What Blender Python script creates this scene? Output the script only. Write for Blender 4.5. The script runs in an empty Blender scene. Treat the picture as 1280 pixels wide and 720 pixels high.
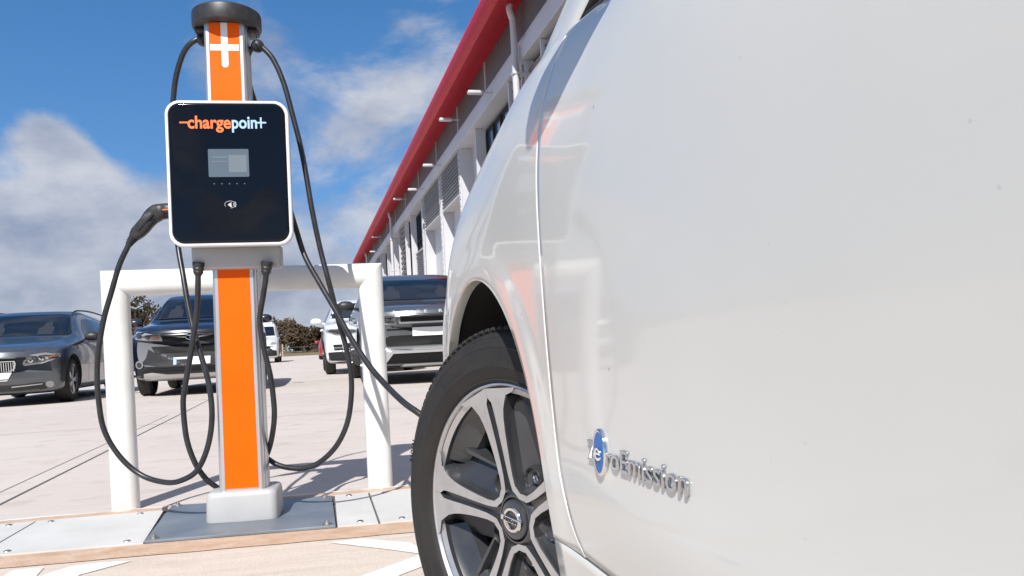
import bpy, bmesh, math, random
from math import sin, cos, pi, radians, sqrt, atan2, hypot, exp
from mathutils import Vector, Matrix
from mathutils.bvhtree import BVHTree
from mathutils.geometry import tessellate_polygon
random.seed(7)
SC = bpy.context.scene
COL = SC.collection
# ---------------- measuring from the photograph's perspective -------------
F, PX, PY, ROLL, CH = 1000.0, 640.0, 424.0, 0.05, 0.61
def ray(px, py):
    a = (px-PX)/F; b = (PY-py)/F
    return Vector((a*cos(ROLL)+b*sin(ROLL), 1.0, -a*sin(ROLL)+b*cos(ROLL)))
def G(px, py, z=0.0):
    r = ray(px, py); t = (z-CH)/r.z
    return Vector((r.x*t, t, z))
def Q(px, py, Z):
    r = ray(px, py)*Z
    return Vector((r.x, r.y, r.z+CH))
YAW = radians(14.2)
U = Vector((-sin(YAW), cos(YAW), 0)); N = Vector((-cos(YAW), -sin(YAW), 0))

# ---------------- materials ----------------
def mat(name, color, rough=.5, metal=0.0, coat=0.0, emit=None, estr=1.0, spec=.5, coat_rough=.03, trans=0.0, ior=1.5, alpha=None):
    m = bpy.data.materials.new(name); m.use_nodes = True
    b = m.node_tree.nodes['Principled BSDF']
    b.inputs['Base Color'].default_value = (*color, 1)
    b.inputs['Roughness'].default_value = rough
    b.inputs['Metallic'].default_value = metal
    b.inputs['Coat Weight'].default_value = coat
    b.inputs['Coat Roughness'].default_value = coat_rough
    b.inputs['Specular IOR Level'].default_value = spec
    b.inputs['Transmission Weight'].default_value = trans
    b.inputs['IOR'].default_value = ior
    if emit:
        b.inputs['Emission Color'].default_value = (*emit, 1); b.inputs['Emission Strength'].default_value = estr
    return m
def nd(m, t, **kw):
    n = m.node_tree.nodes.new(t)
    for k, v in kw.items():
        if k.startswith('i_'): n.inputs[k[2:].replace('_', ' ')].default_value = v
        else: setattr(n, k, v)
    return n
def lk(m, a, b): m.node_tree.links.new(a, b)
def noisy(m, c1, c2, scale=20, detail=6, rough=None, bump=0.0, bscale=None, stretch=(1, 1, 1), lo=.3, hi=.7, dist=.01):
    """vary the base colour between c1 and c2 with object-space noise, optional roughness range and bump"""
    b = m.node_tree.nodes['Principled BSDF']
    tc = nd(m, 'ShaderNodeTexCoord'); mp = nd(m, 'ShaderNodeMapping'); mp.inputs['Scale'].default_value = stretch
    lk(m, tc.outputs['Object'], mp.inputs['Vector'])
    nz = nd(m, 'ShaderNodeTexNoise'); nz.inputs['Scale'].default_value = scale; nz.inputs['Detail'].default_value = detail
    lk(m, mp.outputs[0], nz.inputs['Vector'])
    cr = nd(m, 'ShaderNodeValToRGB'); e = cr.color_ramp.elements
    e[0].position = lo; e[0].color = (*c1, 1); e[1].position = hi; e[1].color = (*c2, 1)
    lk(m, nz.outputs['Fac'], cr.inputs[0]); lk(m, cr.outputs[0], b.inputs['Base Color'])
    if rough:
        mr = nd(m, 'ShaderNodeMapRange'); mr.inputs['To Min'].default_value = rough[0]; mr.inputs['To Max'].default_value = rough[1]
        lk(m, nz.outputs['Fac'], mr.inputs['Value']); lk(m, mr.outputs[0], b.inputs['Roughness'])
    if bump:
        n2 = nd(m, 'ShaderNodeTexNoise'); n2.inputs['Scale'].default_value = bscale or scale*4; n2.inputs['Detail'].default_value = 4
        lk(m, mp.outputs[0], n2.inputs['Vector'])
        bp = nd(m, 'ShaderNodeBump'); bp.inputs['Strength'].default_value = bump; bp.inputs['Distance'].default_value = dist
        lk(m, n2.outputs['Fac'], bp.inputs['Height']); lk(m, bp.outputs[0], b.inputs['Normal'])
    return m
M = {}
M['paint_white'] = mat('white_car_paint', (.74, .735, .71), .3, coat=.6, spec=.35, coat_rough=.05)
M['black_plastic'] = noisy(mat('black_plastic', (.02, .02, .022), .45), (.018, .018, .02), (.03, .03, .032), 60, rough=(.38, .52))
M['black_matte'] = mat('black_liner', (.012, .012, .012), .9)
M['rubber'] = noisy(mat('tyre_rubber', (.03, .03, .03), .75), (.009, .0085, .008), (.021, .018, .016), 14, rough=(.6, .85), bump=.15, bscale=220, dist=.002)
M['machined'] = noisy(mat('machined_alloy', (.62, .62, .63), .32, 0.75), (.46, .46, .47), (.56, .56, .57), 30, rough=(.28, .4))
M['pocket'] = noisy(mat('dark_grey_alloy', (.05, .052, .058), .3, coat=.6), (.026, .027, .031), (.038, .04, .045), 20, rough=(.25, .4))
M['chrome'] = mat('chrome', (.78, .79, .8), .08, 1.0)
M['badge_chrome'] = mat('badge_chrome', (.55, .56, .58), .12, 1.0)
M['steel'] = noisy(mat('steel', (.45, .45, .45), .4, .9), (.32, .3, .28), (.5, .49, .48), 40, rough=(.3, .6))
M['badge_blue'] = mat('blue_enamel', (.0, .12, .40), .25, spec=.3)
M['glass_dark'] = mat('dark_window_glass', (.012, .016, .022), .03, coat=1, spec=.6)
M['orange'] = noisy(mat('orange_vinyl', (.95, .17, .0), .45, spec=.15), (.90, .108, .0), (.94, .125, .0), 3, rough=(.35, .55))
M['white_vinyl'] = mat('white_vinyl', (.78, .8, .82), .35)
M['alu'] = noisy(mat('anodised_aluminium', (.6, .61, .63), .34, .85), (.55, .56, .58), (.66, .67, .69), 6, rough=(.28, .4), stretch=(14, 14, .6))
M['shell'] = noisy(mat('pale_grey_plastic', (.52, .53, .53), .5), (.38, .385, .39), (.44, .445, .45), 8, rough=(.42, .55), bump=.05, bscale=400, dist=.001)
M['shell_white'] = mat('white_plastic_rim', (.72, .73, .74), .35)
M['panel_black'] = mat('glossy_black_panel', (.003, .0035, .006), .03, coat=0, spec=.36)
M['lcd'] = mat('lcd_glass', (.10, .125, .15), .12, coat=1)
M['text_orange'] = mat('orange_print', (.9, .17, .035), .4)
M['text_blue'] = mat('pale_blue_print', (.33, .50, .76), .4)
M['text_grey'] = mat('grey_print', (.5, .5, .5), .4)
M['cable'] = noisy(mat('black_cable_sheath', (.018, .019, .021), .35), (.015, .016, .018), (.026, .027, .03), 30, rough=(.28, .42))
M['tube_white'] = noisy(mat('white_powder_coat', (.78, .78, .76), .4), (.70, .695, .66), (.8, .8, .785), 7, rough=(.35, .5), bump=.03, bscale=120, dist=.002)
M['rust_brown'] = mat('rust', (.22, .11, .05), .8)

# concrete: brushed slabs
def concrete(name, c1, c2, c3):
    m = mat(name, c1, .8, spec=.3); b = m.node_tree.nodes['Principled BSDF']
    tc = nd(m, 'ShaderNodeTexCoord')
    mp = nd(m, 'ShaderNodeMapping'); mp.inputs['Rotation'].default_value = (0, 0, radians(-11)); lk(m, tc.outputs['Object'], mp.inputs[0])
    big = nd(m, 'ShaderNodeTexNoise'); big.inputs['Scale'].default_value = .55; big.inputs['Detail'].default_value = 8; big.inputs['Roughness'].default_value = .62
    lk(m, mp.outputs[0], big.inputs['Vector'])
    m2 = nd(m, 'ShaderNodeMapping'); m2.inputs['Scale'].default_value = (2.2, 34, 1); lk(m, mp.outputs[0], m2.inputs[0])
    st = nd(m, 'ShaderNodeTexNoise'); st.inputs['Scale'].default_value = 1.0; st.inputs['Detail'].default_value = 7; st.inputs['Roughness'].default_value = .6
    lk(m, m2.outputs[0], st.inputs['Vector'])
    fine = nd(m, 'ShaderNodeTexNoise'); fine.inputs['Scale'].default_value = 140; fine.inputs['Detail'].default_value = 3; lk(m, mp.outputs[0], fine.inputs['Vector'])
    cr = nd(m, 'ShaderNodeValToRGB'); e = cr.color_ramp.elements
    e[0].position = .3; e[0].color = (*c1, 1); e[1].position = .68; e[1].color = (*c2, 1)
    lk(m, big.outputs['Fac'], cr.inputs[0])
    cr2 = nd(m, 'ShaderNodeValToRGB'); e = cr2.color_ramp.elements
    e[0].position = .3; e[0].color = (.72, .72, .74, 1); e[1].position = .55; e[1].color = (1, 1, 1, 1)
    lk(m, st.outputs['Fac'], cr2.inputs[0])
    mx = nd(m, 'ShaderNodeMix', data_type='RGBA', blend_type='MULTIPLY'); mx.inputs['Factor'].default_value = .42
    lk(m, cr.outputs[0], mx.inputs[6]); lk(m, cr2.outputs[0], mx.inputs[7])
    # stain spots
    sp = nd(m, 'ShaderNodeTexNoise'); sp.inputs['Scale'].default_value = 4.5; sp.inputs['Detail'].default_value = 5; lk(m, mp.outputs[0], sp.inputs['Vector'])
    cs = nd(m, 'ShaderNodeValToRGB'); e = cs.color_ramp.elements
    e[0].position = .56; e[0].color = (0, 0, 0, 1); e[1].position = .76; e[1].color = (1, 1, 1, 1); lk(m, sp.outputs['Fac'], cs.inputs[0])
    mx2 = nd(m, 'ShaderNodeMix', data_type='RGBA'); lk(m, cs.outputs[0], mx2.inputs[0]); lk(m, mx.outputs[2], mx2.inputs[6]); mx2.inputs[7].default_value = (*c3, 1)
    mf = nd(m, 'ShaderNodeMapRange'); mf.inputs['From Min'].default_value = .3; mf.inputs['From Max'].default_value = .7; mf.inputs['To Min'].default_value = .9; mf.inputs['To Max'].default_value = 1.06
    lk(m, fine.outputs['Fac'], mf.inputs['Value'])
    mx3 = nd(m, 'ShaderNodeVectorMath', operation='SCALE'); lk(m, mx2.outputs[2], mx3.inputs[0]); lk(m, mf.outputs[0], mx3.inputs['Scale'])
    lk(m, mx3.outputs[0], b.inputs['Base Color'])
    ad = nd(m, 'ShaderNodeMath', operation='ADD'); lk(m, fine.outputs['Fac'], ad.inputs[0]); lk(m, st.outputs['Fac'], ad.inputs[1])
    bp = nd(m, 'ShaderNodeBump'); bp.inputs['Strength'].default_value = .35; bp.inputs['Distance'].default_value = .004
    lk(m, ad.outputs[0], bp.inputs['Height']); lk(m, bp.outputs[0], b.inputs['Normal'])
    return m
M['concrete'] = concrete('brushed_concrete', (.53, .472, .432), (.60, .545, .505), (.45, .395, .35))
M['bay'] = concrete('bay_concrete', (.56, .485, .415), (.62, .545, .475), (.48, .405, .335))
M['sealant'] = noisy(mat('brown_sealant', (.38, .235, .15), .85), (.44, .29, .19), (.56, .42, .32), 11, detail=12, bump=.5, bscale=80, stretch=(1, 1.2, 1))
M['cover'] = noisy(mat('pale_cover_plate', (.55, .55, .53), .75), (.50, .495, .475), (.58, .58, .575), 4, detail=10, bump=.2, bscale=260, dist=.002)
M['plate_blue'] = noisy(mat('blue_grey_steel', (.16, .19, .225), .45, .2), (.13, .155, .19), (.21, .24, .27), 5, detail=10, rough=(.35, .6), bump=.15, bscale=90, dist=.002)
M['road_paint'] = noisy(mat('white_road_paint', (.72, .72, .71), .7), (.60, .57, .53), (.76, .76, .75), 16, detail=10, lo=.25, hi=.42)
M['joint'] = mat('dark_joint', (.1, .095, .09), .9)
M['joint_light'] = mat('hairline_joint', (.26, .245, .23), .9)

# ---------------- mesh helpers ----------------
def link(name, me, mats, parent=None):
    o = bpy.data.objects.new(name, me); COL.objects.link(o)
    if mats is not None:
        for m_ in (mats if isinstance(mats, (list, tuple)) else [mats]):
            me.materials.append(M[m_] if isinstance(m_, str) else m_)
    if parent is not None: o.parent = parent
    return o
def empty(name, loc=(0, 0, 0), rz=0.0, label=None, cat=None, group=None, kind=None, parent=None):
    o = bpy.data.objects.new(name, None); COL.objects.link(o); o.location = loc; o.rotation_euler = (0, 0, rz)
    o.empty_display_size = .1
    if parent is not None: o.parent = parent
    tag(o, label, cat, group, kind); return o
def tag(o, label=None, cat=None, group=None, kind=None):
    if label: o['label'] = label
    if cat: o['category'] = cat
    if group: o['group'] = group
    if kind: o['kind'] = kind
    return o
def new(): return bmesh.new()
def done(bm, name, m, parent=None, smooth=False, angle=None, recalc=True):
    if recalc: bmesh.ops.recalc_face_normals(bm, faces=bm.faces)
    me = bpy.data.meshes.new(name)
    if smooth:
        for f in bm.faces: f.smooth = True
        if angle:
            for e in bm.edges:
                if len(e.link_faces) == 2 and e.calc_face_angle(0) > radians(angle): e.smooth = False
    bm.to_mesh(me); bm.free()
    return link(name, me, m, parent)
def box(bm, x0, x1, y0, y1, z0, z1, bev=0.0, seg=2, mi=0, mtx=None):
    v = [bm.verts.new((x, y, z)) for x in (x0, x1) for y in (y0, y1) for z in (z0, z1)]
    fs = [bm.faces.new([v[i] for i in q]) for q in ((0, 1, 3, 2), (4, 6, 7, 5), (0, 4, 5, 1), (2, 3, 7, 6), (0, 2, 6, 4), (1, 5, 7, 3))]
    for f in fs: f.material_index = mi
    if bev:
        es = list({e for f in fs for e in f.edges})
        r = bmesh.ops.bevel(bm, geom=es, offset=bev, segments=seg, profile=.5, affect='EDGES')
        for f in r['faces']: f.material_index = mi
        v = list({q for f in fs if f.is_valid for q in f.verts} | set(r['verts']))
    if mtx is not None: bmesh.ops.transform(bm, matrix=mtx, verts=v)
    return v
def lathe(bm, prof, seg=48, mtx=None, closed=False, mi=0, cap=True):
    """profile (r, z) revolved about Z"""
    rings = []
    for r, z in prof:
        if r < 1e-6: rings.append([bm.verts.new((0, 0, z))])
        else: rings.append([bm.verts.new((r*cos(2*pi*k/seg), r*sin(2*pi*k/seg), z)) for k in range(seg)])
    n = len(rings); pairs = [(i, i+1) for i in range(n-1)] + ([(n-1, 0)] if closed else [])
    for i, j in pairs:
        a, b = rings[i], rings[j]
        for k in range(seg):
            l = (k+1) % seg
            if len(a) == 1 and len(b) == 1: continue
            if len(a) == 1: f = bm.faces.new((a[0], b[k], b[l]))
            elif len(b) == 1: f = bm.faces.new((a[k], b[0], a[l]))
            else: f = bm.faces.new((a[k], b[k], b[l], a[l]))
            f.material_index = mi
    vs = [v for r in rings for v in r]
    if mtx is not None: bmesh.ops.transform(bm, matrix=mtx, verts=vs)
    return vs
def spline(pts, n=12):
    """Catmull-Rom through 3D points"""
    P = [Vector(p) for p in pts]; P = [P[0]*2-P[1]] + P + [P[-1]*2-P[-2]]
    out = []
    for i in range(1, len(P)-2):
        p0, p1, p2, p3 = P[i-1:i+3]
        for k in range(n):
            t = k/n
            out.append(.5*((2*p1)+(p2-p0)*t+(2*p0-5*p1+4*p2-p3)*t*t+(3*p1-p0-3*p2+p3)*t**3))
    out.append(P[-2]); return out
def tube(bm, pts, r, seg=12, cap=True, rads=None):
    rings = []; up = Vector((0, 0, 1)); prev = None
    for i, p in enumerate(pts):
        t = (pts[min(i+1, len(pts)-1)]-pts[max(i-1, 0)]).normalized()
        if prev is None:
            a = t.cross(up)
            if a.length < .1: a = t.cross(Vector((1, 0, 0)))
            a.normalize()
        else:
            a = (prev-t*prev.dot(t)).normalized()
        prev = a; b = t.cross(a); rr = rads[i] if rads else r
        rings.append([bm.verts.new(p+(a*cos(2*pi*k/seg)+b*sin(2*pi*k/seg))*rr) for k in range(seg)])
    for i in range(len(rings)-1):
        for k in range(seg):
            l = (k+1) % seg; bm.faces.new((rings[i][k], rings[i][l], rings[i+1][l], rings[i+1][k]))
    if cap: bm.faces.new(rings[0][::-1]); bm.faces.new(rings[-1])
def poly(bm, pts, z0, z1=None, mi=0):
    """horizontal polygon (x,y) at z0, or a prism to z1"""
    a = [bm.verts.new((p[0], p[1], z0)) for p in pts]
    if z1 is None:
        bm.faces.new(a).material_index = mi; return a
    b = [bm.verts.new((p[0], p[1], z1)) for p in pts]; n = len(pts)
    bm.faces.new(a[::-1]).material_index = mi; bm.faces.new(b).material_index = mi
    for k in range(n): bm.faces.new((a[k], a[(k+1) % n], b[(k+1) % n], b[k])).material_index = mi
    return a+b
def rrect(w, h, r, n=6, cx=0, cy=0):
    out = []
    for sx, sy, a0 in ((1, 1, 0), (-1, 1, 90), (-1, -1, 180), (1, -1, 270)):
        for k in range(n+1):
            a = radians(a0+90*k/n); out.append((cx+sx*(w/2-r)+r*cos(a), cy+sy*(h/2-r)+r*sin(a)))
    return out
def sheet(bm, pts, y0, y1, mi=0, mtx=None):
    """prism of a (x,z) outline between y0 (front) and y1"""
    a = [bm.verts.new((p[0], y0, p[1])) for p in pts]; b = [bm.verts.new((p[0], y1, p[1])) for p in pts]; n = len(pts)
    fs = [bm.faces.new(a), bm.faces.new(b[::-1])]+[bm.faces.new((a[k], b[k], b[(k+1) % n], a[(k+1) % n])) for k in range(n)]
    for f in fs: f.material_index = mi
    if mtx is not None: bmesh.ops.transform(bm, matrix=mtx, verts=a+b)
    return a+b
def text_mesh(s, size, depth=.0, bold=0.0, sx=1.0, align='LEFT', shear=0.0, space=1.0, bev=0.0):
    """returns a list of (verts, faces) mesh of a word, lying in XY, origin at its baseline"""
    c = bpy.data.curves.new('t', 'FONT'); c.body = s; c.size = size; c.extrude = depth; c.offset = bold; c.align_x = align
    c.shear = shear; c.space_character = space; c.bevel_depth = bev; c.bevel_resolution = 2; c.resolution_u = 4
    o = bpy.data.objects.new('t', c); COL.objects.link(o)
    bpy.context.view_layer.update()
    me = bpy.data.meshes.new_from_object(o.evaluated_get(bpy.context.evaluated_depsgraph_get()))
    bpy.data.objects.remove(o); bpy.data.curves.remove(c)
    me.transform(Matrix.Diagonal((sx, 1, 1, 1))); return me
def add_me(bm, me, mtx, mi=0):
    t = bmesh.new(); t.from_mesh(me); t.transform(mtx)
    for f in t.faces: f.material_index = mi
    m2 = bpy.data.meshes.new('tmp'); t.to_mesh(m2); t.free(); bm.from_mesh(m2)
    bpy.data.meshes.remove(m2)
def lerp(a, b, t): return a+(b-a)*t
def interp(tab, x):
    if x <= tab[0][0]: return tab[0][1]
    for (a, b), (c, d) in zip(tab, tab[1:]):
        if x <= c: return b+(d-b)*(x-a)/(c-a)
    return tab[-1][1]
def sinterp(tab, x):
    """smooth (Catmull) table lookup"""
    if x <= tab[0][0]: return tab[0][1]
    if x >= tab[-1][0]: return tab[-1][1]
    for i in range(len(tab)-1):
        a, c = tab[i], tab[i+1]
        if x <= c[0]:
            h = c[0]-a[0]; t = (x-a[0])/h
            p = tab[i-1] if i else a; q = tab[i+2] if i+2 < len(tab) else c
            m0 = (c[1]-p[1])/(c[0]-p[0])*h; m1 = (q[1]-a[1])/(q[0]-a[0])*h
            return (2*t**3-3*t*t+1)*a[1]+(t**3-2*t*t+t)*m0+(-2*t**3+3*t*t)*c[1]+(t**3-t*t)*m1
def sst(a, b, x):
    t = max(0, min(1, (x-a)/(b-a))); return t*t*(3-2*t)
def gridmesh(bm, rows, mi=0):
    V = [[bm.verts.new(p) for p in r] for r in rows]
    for i in range(len(V)-1):
        for k in range(len(V[0])-1):
            try: bm.faces.new((V[i][k], V[i+1][k], V[i+1][k+1], V[i][k+1])).material_index = mi
            except ValueError: pass
    return V
# ======================= camera, world, sun =======================
cd = bpy.data.cameras.new('camera'); cam = bpy.data.objects.new('camera', cd); COL.objects.link(cam); SC.camera = cam
cd.sensor_fit = 'HORIZONTAL'; cd.sensor_width = 36; cd.lens = F/1280*36; cd.shift_y = (PY-360)/1280; cd.shift_x = 0
cd.clip_start = .01; cd.clip_end = 3000
rt = Vector((cos(ROLL), 0, -sin(ROLL))); up = Vector((sin(ROLL), 0, cos(ROLL))); bk = Vector((0, -1, 0))
cam.matrix_world = Matrix(((rt.x, up.x, bk.x, 0), (rt.y, up.y, bk.y, 0), (rt.z, up.z, bk.z, CH), (0, 0, 0, 1)))

LDIR = Vector((.16, 1.0, -.98)).normalized()            # the way the sunlight travels
elev = math.asin(-LDIR.z)
sd = bpy.data.lights.new('sun', 'SUN'); sd.energy = 5.0; sd.angle = radians(.53); sd.color = (1, .965, .915)
so = bpy.data.objects.new('sun', sd); COL.objects.link(so); so.rotation_euler = LDIR.to_track_quat('-Z', 'Y').to_euler(); so.location = (0, -5, 12)

w = bpy.data.worlds.new('World'); SC.world = w; w.use_nodes = True
nt = w.node_tree; nt.nodes.clear()
def wn(t, **kw):
    n = nt.nodes.new(t)
    for k, v in kw.items(): setattr(n, k, v)
    return n
L = nt.links.new
out = wn('ShaderNodeOutputWorld'); bg = wn('ShaderNodeBackground'); bg.inputs['Strength'].default_value = .075
sky = wn('ShaderNodeTexSky'); sky.sky_type = 'NISHITA'; sky.sun_disc = False; sky.sun_elevation = elev
sky.sun_rotation = atan2(-LDIR.x, -LDIR.y); sky.altitude = 100; sky.air_density = 1.1; sky.dust_density = .3; sky.ozone_density = 2.5
tc = wn('ShaderNodeTexCoord')
hs = wn('ShaderNodeHueSaturation'); hs.inputs['Saturation'].default_value = 1.05; hs.inputs['Value'].default_value = 1.0; hs.inputs['Hue'].default_value = .5
L(sky.outputs[0], hs.inputs['Color'])
def wmath(op, a, b=None, clamp=False):
    n = wn('ShaderNodeMath', operation=op); n.use_clamp = clamp
    for i, v in enumerate((a, b)):
        if v is None: continue
        if isinstance(v, (int, float)): n.inputs[i].default_value = v
        else: L(v, n.inputs[i])
    return n.outputs[0]
# cloud field: direction flattened on a cloud deck
sep = wn('ShaderNodeSeparateXYZ'); L(tc.outputs['Generated'], sep.inputs[0])
mp = wn('ShaderNodeMapping'); mp.inputs['Scale'].default_value = (1, 1, 1.7); mp.inputs['Location'].default_value = (3.1, 1.7, .4)
L(tc.outputs['Generated'], mp.inputs[0])
n1 = wn('ShaderNodeTexNoise'); n1.inputs['Scale'].default_value = 5.0; n1.inputs['Detail'].default_value = 9; n1.inputs['Roughness'].default_value = .6; n1.inputs['Distortion'].default_value = .25
L(mp.outputs[0], n1.inputs['Vector'])
n2 = wn('ShaderNodeTexNoise'); n2.inputs['Scale'].default_value = 7.5; n2.inputs['Detail'].default_value = 7; n2.inputs['Roughness'].default_value = .55
mp2 = wn('ShaderNodeMapping'); mp2.inputs['Location'].default_value = (7.3, 2.2, 5.1+.06); mp2.inputs['Scale'].default_value = (1, 1, 1.9); L(tc.outputs['Generated'], mp2.inputs[0]); L(mp2.outputs[0], n2.inputs['Vector'])
dens = n1.outputs['Fac']
# banks of cloud standing in given directions: (px, py, radius, weight)
banks = [(70, 310, .15, .26), (150, 255, .10, .16), (20, 245, .08, .08), (200, 330, .15, .22), (170, 360, .2, .1), (55, 160, .05, .34), (90, 195, .035, .28), (40, 40, .16, -.22), (110, 20, .12, -.1), (140, 190, .08, -.16), (20, 90, .1, -.12),
         (330, 30, .20, .13), (200, 60, .10, .14), (480, 60, .12, .06), (420, 110, .1, .02), (470, 190, .07, .15), (400, 215, .07, -.1), (450, 290, .06, .12), (390, 170, .06, -.12), (170, 160, .1, -.12), (300, 200, .1, -.06), (230, 250, .05, -.08), (140, 80, .10, -.08),
         (540, 130, .07, .02), (500, 110, .09, -.05), (430, 60, .06, -.05), (380, 330, .1, .16), (410, 260, .05, -.13), (590, 20, .04, -.12), (350, 420, .25, .1), (170, 130, .07, -.1), (385, 15, .03, -.1), (40, 210, .05, -.1)]
acc = dens
for (dv, r, wt) in (((-.085, -1, .165), .035, .38), ((-.04, -1, .12), .035, .3), ((.06, -1, .175), .035, .38), ((.02, -1, .13), .03, .28), ((0, -1, .29), .08, -.4), ((-.01, -1, .19), .02, -.2), ((0, -.4, .95), .85, .32), ((1, -.2, .35), .6, .12)):  # out-of-view clouds, added for the black panel's reflection and whiter overhead light
    vd = wn('ShaderNodeVectorMath', operation='DISTANCE'); L(tc.outputs['Generated'], vd.inputs[0]); vd.inputs[1].default_value = Vector(dv).normalized()
    q = wmath('DIVIDE', vd.outputs['Value'], r); q = wmath('MULTIPLY', q, q); q = wmath('MULTIPLY', q, -1.0); q = wmath('EXPONENT', q)
    acc = wmath('ADD', acc, wmath('MULTIPLY', q, wt))
for (px, py, r, wt) in banks:
    d = ray(px, py).normalized()
    vd = wn('ShaderNodeVectorMath', operation='DISTANCE'); L(tc.outputs['Generated'], vd.inputs[0]); vd.inputs[1].default_value = d
    q = wmath('DIVIDE', vd.outputs['Value'], r); q = wmath('MULTIPLY', q, q); q = wmath('MULTIPLY', q, -1.0); q = wmath('EXPONENT', q)
    acc = wmath('ADD', acc, wmath('MULTIPLY', q, wt))
mr = wn('ShaderNodeMapRange', interpolation_type='SMOOTHSTEP'); mr.inputs['From Min'].default_value = .53; mr.inputs['From Max'].default_value = .78
L(acc, mr.inputs['Value'])
fac = wmath('MULTIPLY', mr.outputs[0], .86)
# cloud colour: lavender grey body, paler where the second noise is high
cc = wn('ShaderNodeValToRGB'); e = cc.color_ramp.elements
e[0].position = .36; e[0].color = (3.1, 3.9, 5.9, 1); e[1].position = .66; e[1].color = (6.6, 7.3, 9.0, 1)
L(n2.outputs['Fac'], cc.inputs[0])
# colour ramps clamp at nothing above 1 in Cycles, scale explicitly
e[0].color = (.42, .47, .62, 1); e[1].color = (.90, .91, .96, 1)
vs = wn('ShaderNodeVectorMath', operation='SCALE'); vs.inputs['Scale'].default_value = 8.4; L(cc.outputs[0], vs.inputs[0])
mx = wn('ShaderNodeMix', data_type='RGBA'); L(fac, mx.inputs[0]); 
gz = wn('ShaderNodeSeparateXYZ'); L(tc.outputs['Generated'], gz.inputs[0])
gr_ = wn('ShaderNodeValToRGB'); e3 = gr_.color_ramp.elements
e3[0].position = .0; e3[0].color = (.28, .50, .84, 1); e3[1].position = .45; e3[1].color = (.045, .22, .58, 1); q3 = e3.new(.16); q3.color = (.13, .40, .90, 1)
L(gz.outputs[2], gr_.inputs[0]); gs = wn('ShaderNodeVectorMath', operation='SCALE'); gs.inputs['Scale'].default_value = 9.5; L(gr_.outputs[0], gs.inputs[0])
gm_ = wn('ShaderNodeMix', data_type='RGBA'); gm_.inputs[0].default_value = .75; L(hs.outputs[0], gm_.inputs[6]); L(gs.outputs[0], gm_.inputs[7])
L(gm_.outputs[2], mx.inputs[6]); L(vs.outputs[0], mx.inputs[7])
L(mx.outputs[2], bg.inputs['Color']); L(bg.outputs[0], out.inputs[0])
SC.view_settings.view_transform = 'Standard'; SC.view_settings.look = 'None'; SC.view_settings.exposure = .27; SC.view_settings.gamma = 1
SC.render.engine = 'CYCLES'; SC.cycles.use_denoising = True; SC.cycles.max_bounces = 8

# ======================= ground =======================
bm = new()
# large sheet
S = 1500
box_ = [(-S, -40), (S, -40), (S, 82), (-S, 82)]
gm = new()
gx = [-S, -60, -12, 0, 12, 60, S]; gy = [-60, -8, 0, 4, 10, 30, 60, 82]
gridmesh(gm, [[(x, y, 0) for x in gx] for y in gy])
g = done(gm, 'ground', 'concrete'); tag(g, kind='structure')
M['verge'] = noisy(mat('dry_grass', (.16, .12, .06), .9), (.13, .095, .045), (.22, .17, .085), .8, detail=10, bump=.6, bscale=4, dist=.1)
M['field'] = noisy(mat('field', (.09, .1, .04), .9), (.07, .08, .035), (.13, .12, .05), .05, detail=10)
gm = new(); gridmesh(gm, [[(x, y, z) for x in (-S, -100, -40, 0, 40, 100, S)] for y, z in ((82, -.002), (84, .1), (90, .3), (98, .35), (130, .1))])
tag(done(gm, 'grass_verge', 'verge'), kind='structure')
gm = new(); gridmesh(gm, [[(x, y, .1) for x in (-S, 0, S)] for y in (130, 400, S)])
tag(done(gm, 'field', 'field'), kind='structure')
def back(x): return 3.344+.21*(x+.456)
def front(x): return 2.731+.163*(x+.378)
XL, XR = -7.0, 1.1
# near parking bay surface
gm = new(); poly(gm, [(XL, front(XL)-.15), (XL, -6), (12, -6), (12, front(12)-.15), ], .002)
tag(done(gm, 'parking_bay', 'bay'), kind='structure')
def ragged(f0, f1, x0, x1, n, amp, z):
    gm = new(); rows = [[], []]
    for i in range(n+1):
        x = lerp(x0, x1, i/n)
        rows[0].append((x, f0(x)+random.uniform(-amp, amp), z)); rows[1].append((x, f1(x)+random.uniform(-amp, amp), z))
    gridmesh(gm, rows); return gm
tag(done(ragged(lambda x: front(x)-.155, lambda x: front(x)+.01, XL, 8, 240, .003, .0045), 'sealant_strip', 'sealant'), kind='structure')
tag(done(ragged(lambda x: back(x)-.01, lambda x: back(x)+.085, XL, 8, 240, .004, .0045), 'sealant_strip', 'sealant'), kind='structure')
# thin white line at the back of the trough, worn to fragments
gm = new(); x = XL
while x < 6:
    l = random.uniform(.08, .45); a = random.uniform(.008, .016)
    gridmesh(gm, [[(x+l*t, back(x+l*t)+.085+random.uniform(-.003, .003), .006) for t in (0, .25, .5, .75, 1)], [(x+l*t, back(x+l*t)+.085+a*(1 if 0 < t < 1 else .3), .006) for t in (0, .25, .5, .75, 1)]])
    x += l+random.uniform(.0, .12)
tag(done(gm, 'painted_line', 'road_paint'), kind='structure')
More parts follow.
